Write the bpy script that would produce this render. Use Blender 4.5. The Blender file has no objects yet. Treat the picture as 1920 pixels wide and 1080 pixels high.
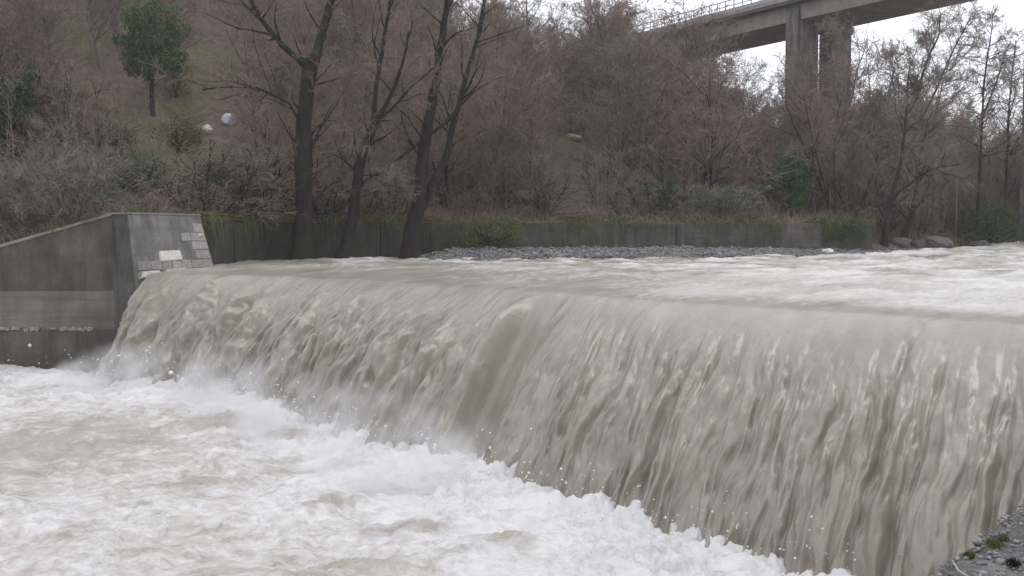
import bpy, bmesh, math, random
import numpy as np
from mathutils import Vector

scene = bpy.context.scene
COL = scene.collection
R = math.radians

# ------------------------------------------------------------------ camera
CAMZ = 1.5
PITCH = R(3.2)
FPX = 1920.0
cam_d = bpy.data.cameras.new('camera')
cam = bpy.data.objects.new('camera', cam_d)
COL.objects.link(cam)
cam.location = (0, 0, CAMZ)
cam.rotation_euler = (R(90) - PITCH, 0, 0)
cam_d.sensor_width = 36.0
cam_d.lens = 36.0
cam_d.clip_start = 0.1
cam_d.clip_end = 5000
scene.camera = cam

# ------------------------------------------------------------------ sky, sun, exposure
SUN_EL, SUN_AZ = R(52), R(60)          # a thick overcast: sun is only a faint brightening
world = bpy.data.worlds.new('World')
scene.world = world
world.use_nodes = True
wn = world.node_tree
for n in list(wn.nodes):
    wn.nodes.remove(n)
w_out = wn.nodes.new('ShaderNodeOutputWorld')
w_bg = wn.nodes.new('ShaderNodeBackground')
w_sky = wn.nodes.new('ShaderNodeTexSky')
w_sky.sky_type = 'NISHITA'
w_sky.sun_disc = False
w_sky.sun_elevation = SUN_EL
w_sky.sun_rotation = SUN_AZ
w_sky.dust_density = 4.0
w_mix = wn.nodes.new('ShaderNodeMix')
w_mix.data_type = 'RGBA'
w_tc = wn.nodes.new('ShaderNodeTexCoord')
w_map = wn.nodes.new('ShaderNodeMapping')
w_map.inputs['Scale'].default_value = (1.0, 1.0, 2.6)
w_noi = wn.nodes.new('ShaderNodeTexNoise')
w_noi.inputs['Scale'].default_value = 2.2
w_noi.inputs['Detail'].default_value = 7
w_ramp = wn.nodes.new('ShaderNodeValToRGB')
w_ramp.color_ramp.elements[0].position = 0.3
w_ramp.color_ramp.elements[0].color = (7.6, 7.9, 8.7, 1)
w_ramp.color_ramp.elements[1].position = 0.72
w_ramp.color_ramp.elements[1].color = (10.6, 10.7, 11.2, 1)
w_mix.inputs[0].default_value = 0.93
wn.links.new(w_tc.outputs['Generated'], w_map.inputs['Vector'])
wn.links.new(w_map.outputs[0], w_noi.inputs['Vector'])
wn.links.new(w_noi.outputs[0], w_ramp.inputs[0])
wn.links.new(w_sky.outputs[0], w_mix.inputs[6])
wn.links.new(w_ramp.outputs[0], w_mix.inputs[7])
wn.links.new(w_mix.outputs[2], w_bg.inputs[0])
w_bg.inputs[1].default_value = 0.128
wn.links.new(w_bg.outputs[0], w_out.inputs[0])

sun_d = bpy.data.lights.new('sun', 'SUN')
sun_d.energy = 0.7
sun_d.angle = R(25)
sun_d.color = (1.0, 0.97, 0.93)
sun = bpy.data.objects.new('sun', sun_d)
COL.objects.link(sun)
sd = Vector((math.sin(SUN_AZ) * math.cos(SUN_EL), math.cos(SUN_AZ) * math.cos(SUN_EL), math.sin(SUN_EL)))
sun.rotation_euler = sd.to_track_quat('Z', 'Y').to_euler()
sun.location = (20, -20, 60)

vs = scene.view_settings
vs.view_transform = 'Standard'
vs.look = 'None'
vs.exposure = 0.2
vs.gamma = 1.0
vs.use_curve_mapping = False
scene.cycles.max_bounces = 5
scene.cycles.diffuse_bounces = 2
scene.cycles.glossy_bounces = 2
scene.cycles.transparent_max_bounces = 8
scene.cycles.volume_bounces = 1
scene.cycles.use_denoising = True

# ------------------------------------------------------------------ helpers
def at(px, py, Y):
    """world point at world depth Y seen through photograph pixel (1920x1080)"""
    dx, dy = (px - 960) / FPX, (540 - py) / FPX
    f = np.array([0, math.cos(PITCH), -math.sin(PITCH)])
    u = np.array([0, math.sin(PITCH), math.cos(PITCH)])
    d = f + np.array([1, 0, 0]) * dx + u * dy
    return np.array([0, 0, CAMZ]) + d * (Y / d[1])

def h2(ix, iy, seed):
    n = (ix.astype(np.int64) * 374761393 + iy.astype(np.int64) * 668265263 + seed * 1442695041) & 0xFFFFFFFF
    n = ((n ^ (n >> 13)) * 1274126177) & 0xFFFFFFFF
    n = ((n ^ (n >> 16)) * 2246822519) & 0xFFFFFFFF
    return (n ^ (n >> 15)) & 0xFFFFFFFF

def perlin(x, y, seed=0):
    x = np.asarray(x, float); y = np.asarray(y, float)
    xi, yi = np.floor(x), np.floor(y)
    xf, yf = x - xi, y - yi
    def g(ox, oy):
        a = h2(xi + ox, yi + oy, seed) * (2 * np.pi / 4294967296.0)
        return np.cos(a) * (xf - ox) + np.sin(a) * (yf - oy)
    u = xf * xf * xf * (xf * (xf * 6 - 15) + 10)
    v = yf * yf * yf * (yf * (yf * 6 - 15) + 10)
    a = g(0, 0) * (1 - u) + g(1, 0) * u
    b = g(0, 1) * (1 - u) + g(1, 1) * u
    return (a * (1 - v) + b * v) * 1.5

def fbm(x, y, oct=4, seed=0, gain=.5):
    s, a, t = 0, 1., 0
    for o in range(oct):
        s = s + a * perlin(x * 2 ** o, y * 2 ** o, seed + o * 17)
        t += a; a *= gain
    return s / t

def billow(x, y, oct=3, seed=0, gain=.5):
    s, a, t = 0, 1., 0
    for o in range(oct):
        s = s + a * np.abs(perlin(x * 2 ** o, y * 2 ** o, seed + o * 31))
        t += a; a *= gain
    return s / t

def sstep(a, b, x):
    t = np.clip((x - a) / (b - a), 0, 1)
    return t * t * (3 - 2 * t)

def tag(o, label=None, cat=None, group=None, kind=None):
    if label: o['label'] = label
    if cat: o['category'] = cat
    if group: o['group'] = group
    if kind: o['kind'] = kind
    return o

def empty(name, loc=(0, 0, 0), rz=0):
    o = bpy.data.objects.new(name, None)
    COL.objects.link(o)
    o.location = loc
    o.rotation_euler = (0, 0, rz)
    o.empty_display_size = .3
    return o

def link(name, me, mat=None, parent=None, smooth=False):
    o = bpy.data.objects.new(name, me)
    COL.objects.link(o)
    if mat is not None and not me.materials: me.materials.append(mat)
    if parent: o.parent = parent
    if smooth: me.shade_smooth()
    return o

def np_mesh(name, V, F, smooth=True):
    """V (n,3); F (m,k) all the same k"""
    V = np.asarray(V, np.float32); F = np.asarray(F, np.int32)
    me = bpy.data.meshes.new(name)
    me.vertices.add(len(V)); me.vertices.foreach_set('co', V.ravel())
    k = F.shape[1]
    me.loops.add(F.size); me.loops.foreach_set('vertex_index', F.ravel())
    me.polygons.add(len(F))
    me.polygons.foreach_set('loop_start', np.arange(0, F.size, k, dtype=np.int32))
    me.polygons.foreach_set('use_smooth', np.full(len(F), smooth, dtype=bool))
    me.update(calc_edges=True)
    return me

def grid_faces(nu, nv):
    i = np.arange(nu * nv).reshape(nu, nv)
    return np.stack([i[:-1, :-1], i[1:, :-1], i[1:, 1:], i[:-1, 1:]], -1).reshape(-1, 4)

def attr(me, name, val):
    a = me.attributes.new(name, 'FLOAT', 'POINT')
    a.data.foreach_set('value', np.asarray(val, np.float32).ravel())

def attrv(me, name, val):
    a = me.attributes.new(name, 'FLOAT_VECTOR', 'POINT')
    a.data.foreach_set('vector', np.asarray(val, np.float32).ravel())

def box_mesh(name, sx, sy, sz, bevel=.02, jit=0, seed=0, seg=1):
    bm = bmesh.new()
    bmesh.ops.create_cube(bm, size=1)
    rr = random.Random(seed)
    for v in bm.verts:
        v.co = Vector((v.co.x * sx, v.co.y * sy, v.co.z * sz))
        if jit: v.co += Vector((rr.uniform(-jit, jit), rr.uniform(-jit, jit), rr.uniform(-jit, jit)))
    if bevel: bmesh.ops.bevel(bm, geom=bm.edges[:], offset=bevel, segments=seg, affect='EDGES')
    me = bpy.data.meshes.new(name); bm.to_mesh(me); bm.free()
    return me

def hull_mesh(name, pts, bevel=0.0):
    bm = bmesh.new()
    for p in pts: bm.verts.new(p)
    bmesh.ops.convex_hull(bm, input=bm.verts[:])
    bmesh.ops.dissolve_limit(bm, angle_limit=R(1), verts=bm.verts[:], edges=bm.edges[:])
    if bevel: bmesh.ops.bevel(bm, geom=bm.edges[:], offset=bevel, segments=2, affect='EDGES')
    bmesh.ops.recalc_face_normals(bm, faces=bm.faces[:])
    me = bpy.data.meshes.new(name); bm.to_mesh(me); bm.free()
    return me

def tubes(paths, sides):
    """paths: list of (pts (k,3), radii (k,)) -> V, F quads"""
    Vs, Fs, off = [], [], 0
    for P, Rr in paths:
        P = np.asarray(P, float); k = len(P)
        T = np.gradient(P, axis=0)
        T /= np.linalg.norm(T, axis=1)[:, None] + 1e-9
        ref = np.array([0, 0, 1.]) if abs(T[0, 2]) < .9 else np.array([1., 0, 0])
        A = np.cross(T, ref); A /= np.linalg.norm(A, axis=1)[:, None] + 1e-9
        B = np.cross(T, A)
        th = np.linspace(0, 2 * np.pi, sides, endpoint=False)
        ring = P[:, None] + np.asarray(Rr)[:, None, None] * (np.cos(th)[None, :, None] * A[:, None] + np.sin(th)[None, :, None] * B[:, None])
        Vs.append(ring.reshape(-1, 3))
        i = np.arange(k * sides).reshape(k, sides) + off
        j = np.roll(i, -1, axis=1)
        Fs.append(np.stack([i[:-1], j[:-1], j[1:], i[1:]], -1).reshape(-1, 4))
        off += k * sides
    return np.concatenate(Vs), np.concatenate(Fs)

def ribbons(P, W, rng):
    """P (n,k,3) polylines, W (n,) root width: thin tapering strips"""
    n, k, _ = P.shape
    d = P[:, -1] - P[:, 0]
    r = rng.normal(size=(n, 3))
    s = np.cross(d, r); s /= np.linalg.norm(s, axis=1)[:, None] + 1e-9
    tp = np.linspace(1, .35, k)
    off = s[:, None] * (W[:, None] * tp[None])[..., None] * .5
    V = np.stack([P - off, P + off], 2).reshape(-1, 3)
    i = np.arange(n * k * 2).reshape(n, k, 2)
    F = np.stack([i[:, :-1, 0], i[:, :-1, 1], i[:, 1:, 1], i[:, 1:, 0]], -1).reshape(-1, 4)
    return V, F

# ------------------------------------------------------------------ materials
def mat(name):
    m = bpy.data.materials.new(name); m.use_nodes = True
    nt = m.node_tree
    return m, nt, nt.nodes['Principled BSDF']

def N(nt, t, **kw):
    n = nt.nodes.new(t)
    for k, v in kw.items():
        if k in n.inputs: n.inputs[k].default_value = v
        else: setattr(n, k, v)
    return n

def ramp(nt, src, stops):
    r = nt.nodes.new('ShaderNodeValToRGB')
    e = r.color_ramp.elements
    while len(e) < len(stops): e.new(.5)
    for x, (p, c) in zip(e, stops):
        x.position = p; x.color = (*c, 1) if len(c) == 3 else c
    nt.links.new(src, r.inputs[0])
    return r.outputs[0]

def mixc(nt, f, a, b, mode='MIX'):
    m = nt.nodes.new('ShaderNodeMix'); m.data_type = 'RGBA'; m.blend_type = mode
    for s, v in ((0, f), (6, a), (7, b)):
        if isinstance(v, (int, float)): m.inputs[s].default_value = v
        elif isinstance(v, tuple): m.inputs[s].default_value = (*v, 1)
        else: nt.links.new(v, m.inputs[s])
    return m.outputs[2]

def noise(nt, scale, detail=4, vec=None, rough=.5, stretch=None, dist=0):
    n = N(nt, 'ShaderNodeTexNoise', Scale=scale, Detail=detail, Roughness=rough, Distortion=dist)
    if vec is None:
        vec = N(nt, 'ShaderNodeTexCoord').outputs['Object']
    if stretch:
        mp = N(nt, 'ShaderNodeMapping'); mp.inputs['Scale'].default_value = stretch
        nt.links.new(vec, mp.inputs[0]); vec = mp.outputs[0]
    nt.links.new(vec, n.inputs['Vector'])
    return n.outputs[0]

def bump(nt, bsdf, h, strength=.3, dist=.05):
    b = N(nt, 'ShaderNodeBump', Strength=strength, Distance=dist)
    nt.links.new(h, b.inputs['Height']); nt.links.new(b.outputs[0], bsdf.inputs['Normal'])

def world_pos(nt):
    return N(nt, 'ShaderNodeNewGeometry').outputs['Position']

def m_bark(name, c0, c1, scale=3, moss=None):
    m, nt, b = mat(name)
    w = world_pos(nt)
    n = noise(nt, scale, 5, w, .6, (1, 1, .35))
    c = ramp(nt, n, [(.3, c0), (.7, c1)])
    if moss:
        c = mixc(nt, ramp(nt, noise(nt, 1.1, 4, w), [(.5, (0, 0, 0)), (.62, (1, 1, 1))]), c, moss)
    nt.links.new(c, b.inputs['Base Color'])
    b.inputs['Roughness'].default_value = .9
    b.inputs['Specular IOR Level'].default_value = .15
    bump(nt, b, n, .5, .05)
    return m

def m_twig(name, c0, c1):
    m, nt, b = mat(name)
    oi = N(nt, 'ShaderNodeObjectInfo').outputs['Random']
    n = noise(nt, .35, 3, world_pos(nt))
    c = mixc(nt, oi, c0, c1)
    c = mixc(nt, ramp(nt, n, [(.35, (0, 0, 0)), (.65, (.75, .75, .75))]), c, tuple(x * .7 + .02 for x in c1))
    nt.links.new(c, b.inputs['Base Color'])
    b.inputs['Roughness'].default_value = .9
    b.inputs['Specular IOR Level'].default_value = .1
    return m

def m_leaf(name, c0, c1):
    c0, c1 = tuple(x * 1.25 for x in c0), tuple(x * 1.25 for x in c1)
    m, nt, b = mat(name)
    n = noise(nt, 2.2, 3, world_pos(nt))
    c = ramp(nt, n, [(.3, c0), (.7, c1)])
    nt.links.new(c, b.inputs['Base Color'])
    b.inputs['Roughness'].default_value = .6
    b.inputs['Specular IOR Level'].default_value = .25
    return m

M_BARK = m_bark('bark_dark', (.014, .012, .012), (.042, .035, .033), 4)
M_BARKIVY = m_bark('bark_ivy', (.014, .012, .012), (.042, .036, .034), 4, (.03, .036, .02))
M_BARKGREY = m_bark('bark_grey', (.06, .054, .05), (.15, .135, .125), 4)
M_PALEWOOD = m_bark('bark_pale', (.2, .185, .165), (.38, .355, .33), 5)
M_TWIG = m_twig('twig_mauve', (.268, .2, .168), (.22, .168, .138))
M_TWIGRED = m_twig('twig_russet', (.27, .192, .157), (.22, .162, .132))
M_TWIGGREY = m_twig('twig_grey', (.26, .225, .19), (.2, .175, .135))
M_LEAF = m_leaf('leaf_evergreen', (.028, .055, .018), (.07, .125, .036))
M_LEAFDK = m_leaf('leaf_dark', (.02, .038, .016), (.052, .084, .03))
M_LEAFYG = m_leaf('leaf_olive', (.05, .062, .02), (.11, .12, .042))
M_CANE = m_leaf('cane', (.07, .085, .055), (.17, .17, .12))
M_STRAW = m_leaf('straw', (.12, .085, .045), (.28, .2, .11))

def m_concrete(name, c0, c1, stain=(.05, .048, .045), moss=None, streak=.7, bands=0., fine=18):
    m, nt, b = mat(name)
    w = world_pos(nt)
    n1 = noise(nt, .9, 6, w, .62)
    n2 = noise(nt, fine, 5, w, .7)
    c = ramp(nt, n1, [(.3, c0), (.7, c1)])
    st = noise(nt, 1.3, 6, w, .65, (1.5, 1.5, .2), .4)
    c = mixc(nt, ramp(nt, st, [(.42, (0, 0, 0)), (.68, (streak, streak, streak))]), c, stain)
    if bands:
        bd = noise(nt, 2.0, 3, w, .5, (.12, .12, 4))
        c = mixc(nt, ramp(nt, bd, [(.45, (0, 0, 0)), (.7, (bands, bands, bands))]), c, tuple(x * .55 for x in c0))
    if moss:
        mo = noise(nt, .7, 6, w, .65)
        c = mixc(nt, ramp(nt, mo, [(.5, (0, 0, 0)), (.66, (.85, .85, .85))]), c, moss)
    c = mixc(nt, .45, c, ramp(nt, n2, [(.25, (.35, .35, .35)), (.75, (1, 1, 1))]), 'MULTIPLY')
    nt.links.new(c, b.inputs['Base Color'])
    b.inputs['Roughness'].default_value = .85
    b.inputs['Specular IOR Level'].default_value = .3
    bump(nt, b, n2, .6, .03)
    return m

M_WING = m_concrete('wing_concrete', (.075, .064, .054), (.17, .148, .124), (.045, .042, .038), (.085, .078, .055), .7, .12)
M_WINGMID = m_concrete('wing_concrete_middle', (.15, .136, .12), (.25, .23, .2), (.09, .083, .075), None, .5, .45)
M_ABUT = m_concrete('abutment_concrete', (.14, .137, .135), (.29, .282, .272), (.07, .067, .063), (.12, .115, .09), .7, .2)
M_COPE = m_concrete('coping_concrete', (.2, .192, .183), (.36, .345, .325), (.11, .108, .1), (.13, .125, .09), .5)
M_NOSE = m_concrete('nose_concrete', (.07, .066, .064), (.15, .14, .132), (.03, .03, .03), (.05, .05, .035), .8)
M_FARWALL = m_concrete('far_wall_concrete', (.085, .078, .072), (.185, .17, .158), (.045, .042, .038), (.065, .063, .036), .75, .3, 5)
M_DARKWALL = m_concrete('far_wall_concrete_dark', (.038, .037, .033), (.085, .08, .07), (.025, .025, .022), (.04, .043, .024), .7, .2, 5)  # darker far wall concrete for its first two segments, moss-tinted in patches
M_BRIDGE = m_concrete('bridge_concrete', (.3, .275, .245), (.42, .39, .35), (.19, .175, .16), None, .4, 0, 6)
M_BRIDGESHADE = m_concrete('bridge_concrete_shaded', (.12, .116, .115), (.19, .182, .175), (.09, .088, .086), None, .4, 0, 6)  # darker concrete for the deck slab: shade of its overhang put into the colour
M_PIER = m_concrete('pier_concrete', (.15, .138, .13), (.27, .25, .235), (.05, .047, .046), None, .95, 0, 6)
M_WEIR = m_concrete('weir_concrete', (.06, .06, .05), (.12, .115, .1), (.03, .03, .028), (.05, .07, .03), .8)

def m_steel(name, c, rough=.5):
    m, nt, b = mat(name)
    n = noise(nt, 3, 3, world_pos(nt))
    nt.links.new(ramp(nt, n, [(.3, tuple(x * .8 for x in c)), (.7, c)]), b.inputs['Base Color'])
    b.inputs['Metallic'].default_value = .6; b.inputs['Roughness'].default_value = rough
    return m
M_RAIL = m_steel('galvanised_rail', (.42, .46, .5))
M_RUST = m_steel('rusty_iron', (.06, .045, .042), .9)

def m_stone(name, c0, c1):
    m, nt, b = mat(name)
    oi = N(nt, 'ShaderNodeObjectInfo').outputs['Random']
    w = world_pos(nt)
    n = noise(nt, 6, 6, w, .65)
    c = mixc(nt, oi, c0, c1)
    c = mixc(nt, .6, c, ramp(nt, n, [(.25, (.4, .4, .4)), (.72, (1.1, 1.1, 1.1))]), 'MULTIPLY')
    nt.links.new(c, b.inputs['Base Color'])
    b.inputs['Roughness'].default_value = .8
    bump(nt, b, n, .5, .04)
    return m
M_STONE = m_stone('abutment_stone', (.21, .202, .193), (.36, .345, .325))
M_STONEPALE = m_stone('pale_stone', (.5, .465, .41), (.66, .63, .57))
M_COBBLE = m_stone('river_stone', (.08, .08, .083), (.27, .265, .26))
M_ROCK = m_stone('bank_rock', (.075, .07, .063), (.125, .116, .105))
M_WHITEROCK = m_stone('white_rock', (.62, .62, .62), (.78, .78, .77))

def m_ground():
    m, nt, b = mat('hillside_ground')
    w = world_pos(nt)
    n1 = noise(nt, .16, 5, w, .6)
    n2 = noise(nt, 1.3, 6, w, .7)
    n3 = noise(nt, 7, 5, w, .7)
    litter = ramp(nt, n2, [(.28, (.08, .062, .05)), (.5, (.165, .122, .098)), (.75, (.26, .195, .152))])
    green = ramp(nt, n2, [(.3, (.07, .08, .036)), (.7, (.155, .16, .07))])
    c = mixc(nt, ramp(nt, n1, [(.47, (0, 0, 0)), (.6, (.8, .8, .8))]), litter, green)
    c = mixc(nt, .5, c, ramp(nt, n3, [(.25, (.4, .4, .4)), (.75, (1.15, 1.15, 1.15))]), 'MULTIPLY')
    at_ = N(nt, 'ShaderNodeAttribute', attribute_name='gravel').outputs['Fac']
    grav = ramp(nt, n3, [(.3, (.06, .06, .064)), (.7, (.2, .197, .195))])
    c = mixc(nt, at_, c, grav)
    nt.links.new(c, b.inputs['Base Color'])
    b.inputs['Roughness'].default_value = .95
    b.inputs['Specular IOR Level'].default_value = .1
    bump(nt, b, n3, .7, .15)
    return m
M_GROUND = m_ground()

def m_water(name, brown0, brown1, white, micro, mstretch, blo=.42, bhi=.62, bstr=.5, bdist=.04, gl=.28, mk=1.5, ds=.6):
    """muddy opaque flood water; foam amount is a vertex attribute broken up by flow-aligned noise"""
    m, nt, b = mat(name)
    fl = N(nt, 'ShaderNodeAttribute', attribute_name='flow').outputs['Vector']
    fo = N(nt, 'ShaderNodeAttribute', attribute_name='foam').outputs['Fac']
    n1 = noise(nt, micro, 6, fl, .62, mstretch, ds)
    n2 = noise(nt, micro * .3, 4, fl, .55, mstretch, .4)
    n3 = noise(nt, micro * 3.1, 4, fl, .6, mstretch, .3)
    br = ramp(nt, n2, [(.3, brown0), (.7, brown1)])
    a = N(nt, 'ShaderNodeMath', operation='SUBTRACT'); nt.links.new(n1, a.inputs[0]); a.inputs[1].default_value = .5
    a2 = N(nt, 'ShaderNodeMath', operation='MULTIPLY_ADD'); nt.links.new(a.outputs[0], a2.inputs[0])
    a2.inputs[1].default_value = mk; nt.links.new(fo, a2.inputs[2])
    a3 = N(nt, 'ShaderNodeMath', operation='SUBTRACT'); nt.links.new(n3, a3.inputs[0]); a3.inputs[1].default_value = .5
    a4 = N(nt, 'ShaderNodeMath', operation='MULTIPLY_ADD'); nt.links.new(a3.outputs[0], a4.inputs[0])
    a4.inputs[1].default_value = .5; nt.links.new(a2.outputs[0], a4.inputs[2])
    f = ramp(nt, a4.outputs[0], [(blo - .3, (0, 0, 0)), (bhi + .25, (1, 1, 1))])
    c = mixc(nt, f, br, white)
    nt.links.new(c, b.inputs['Base Color'])
    rg = ramp(nt, f, [(0, (gl,) * 3), (1, (.75, .75, .75))])
    nt.links.new(rg, b.inputs['Roughness'])
    b.inputs['Specular IOR Level'].default_value = .4
    hh = N(nt, 'ShaderNodeMath', operation='MULTIPLY_ADD'); nt.links.new(n3, hh.inputs[0]); hh.inputs[1].default_value = .35
    nt.links.new(n1, hh.inputs[2])
    bump(nt, b, hh.outputs[0], bstr, bdist)
    return m
M_FALL = m_water('muddy_water', (.216, .190, .154), (.315, .285, .237), (.56, .545, .525), 3.3, (1.5, .6, 1), .50, .85, .4, .06, .3, 1.0, .15)
M_POOL = m_water('pool_water', (.32, .284, .24), (.43, .392, .345), (.63, .623, .618), 4.4, (1, 1.35, 1), .42, .60, .8, .08, .4, 1.7, .4)

# ------------------------------------------------------------------ weir geometry (plan curves)
CREST = np.array([(-12.3, 35.0), (-7.4, 33.1), (-1.75, 27.8), (3.8, 20.7), (7.5, 16.8), (10.5, 13.2)])
OUT = np.array([(-.9, -2.7), (-1.4, -3.6), (-2.4, -4.2), (-2.3, -4.5), (-2.8, -4.45), (-2.9, -4.4)])
def spline(P, n):
    t = np.concatenate([[0], np.cumsum(np.linalg.norm(np.diff(P[:, :2], axis=0), axis=1))])
    # Catmull-Rom in chord length
    tt = np.linspace(0, t[-1], n)
    out = np.zeros((n, P.shape[1]))
    m = np.gradient(P, t, axis=0)
    k = np.clip(np.searchsorted(t, tt, 'right') - 1, 0, len(t) - 2)
    h = (t[k + 1] - t[k])[:, None]; u = ((tt - t[k])[:, None]) / h
    out = (2*u**3-3*u**2+1)*P[k] + (u**3-2*u**2+u)*h*m[k] + (-2*u**3+3*u**2)*P[k+1] + (u**3-u**2)*h*m[k+1]
    return tt, out
CT, CP = spline(np.hstack([CREST, OUT]), 400)
CLEN = CT[-1]
def crest_at(s):
    return np.stack([np.interp(s, CT, CP[:, i]) for i in range(4)], -1)
POOLZ = -3.2
DROP = 3.5

def base_dist(X, Y):
    """signed distance to the line where the fall meets the pool (+ = pool side), and its arc position"""
    B = CP[::12, :2] + CP[::12, 2:]
    CTs = CT[::12]
    d = np.full(X.shape, 1e9); s = np.zeros(X.shape); sg = np.ones(X.shape)
    for i in range(len(B) - 1):
        a, b = B[i], B[i + 1]; e = b - a; L2 = e @ e
        t = np.clip(((X - a[0]) * e[0] + (Y - a[1]) * e[1]) / L2, 0, 1)
        dx, dy = X - a[0] - t * e[0], Y - a[1] - t * e[1]
        dd = np.hypot(dx, dy); w = dd < d
        d = np.where(w, dd, d); s = np.where(w, CTs[i] + t * (CTs[i + 1] - CTs[i]), s)
        sg = np.where(w, np.where(e[0] * (Y - a[1]) - e[1] * (X - a[0]) < 0, 1, -1), sg)
    return d * sg, s

def poly_dist(X, Y, P):
    """signed distance to polyline, + on the left-hand side of travel"""
    P = np.asarray(P, float)
    d = np.full(X.shape, 1e9); sg = np.ones(X.shape)
    for a, b in zip(P[:-1], P[1:]):
        e = b - a; L2 = e @ e
        t = np.clip(((X - a[0]) * e[0] + (Y - a[1]) * e[1]) / L2, 0, 1)
        dx, dy = X - a[0] - t * e[0], Y - a[1] - t * e[1]
        dd = np.hypot(dx, dy); w = dd < d - 1e-9
        d = np.where(w, dd, d)
        sg = np.where(w, np.where(e[0] * (Y - a[1]) - e[1] * (X - a[0]) >= 0, 1, -1), sg)
    return d * sg

CRESTX = np.vstack([[-40, 48], CP[:-10:16, :2], CP[-1:, :2], [16, 6.6], [40, -20]])
BANK = [(-80, 37), (-11.2, 43.2), (-5.9, 43.6), (0, 46), (8, 48.8), (17, 53), (27, 62), (38, 75), (60, 96), (150, 175), (400, 380)]
WALLP = [(-11.9, 38.4), (-11.0, 46), (-4, 51), (6, 54.2), (17.2, 57), (20.6, 58.6)]
LANDP = [(-300, -10), (-60, 36.3), (-13.9, 36.3), (-12.2, 38.4), (-11.3, 46), (-4, 51.2), (6, 54.4), (17.2, 57.2), (20.6, 58.9), (25, 61.5), (30, 67), (38, 76.5), (60, 98), (150, 177), (400, 382)]

def up_height(X, Y):
    d = poly_dist(X, Y, CRESTX)
    dd = np.maximum(d, 0)
    z = .16 * (1 - np.exp(-dd / 2.6)) + .012 * np.clip(dd - 26, 0, 60)
    # flow-aligned chop
    al, ac = X * .55 + Y * .83, X * .83 - Y * .55
    amp = sstep(.3, 6, dd)
    ch = fbm(ac * .55, al * .28, 4, 3) * .14 + billow(ac * 1.3, al * .8, 3, 8) * .13 + billow(ac * 3.2, al * 2.0, 2, 9) * .05
    rap = sstep(5, 16, dd) * (billow(ac * .5 + 3, al * .42, 4, 21) * .30 - .08)
    far = sstep(14, 40, dd)
    return z + ch * amp + rap * (.55 + .6 * far) + .015 * fbm(ac * 2, al * .7, 3, 5), d, al, ac

def up_foam(X, Y, d, al, ac):
    n = fbm(ac * .35, al * .22, 4, 44)
    cap = billow(ac * .5 + 3, al * .42, 4, 21)
    az = X / np.maximum(Y, 1)
    right = sstep(.02, .38, az)
    f = .26 + .6 * n + .5 * sstep(.22, .5, cap) * sstep(4, 12, d)
    f = f + right * sstep(.1, 2.8, d) * (.42 + .35 * fbm(ac * .6, al * .45, 4, 46)) * (1 - .5 * sstep(7, 18, d))
    f = f * (.45 + .55 * sstep(.0, 1.8, d))
    return f

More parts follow.
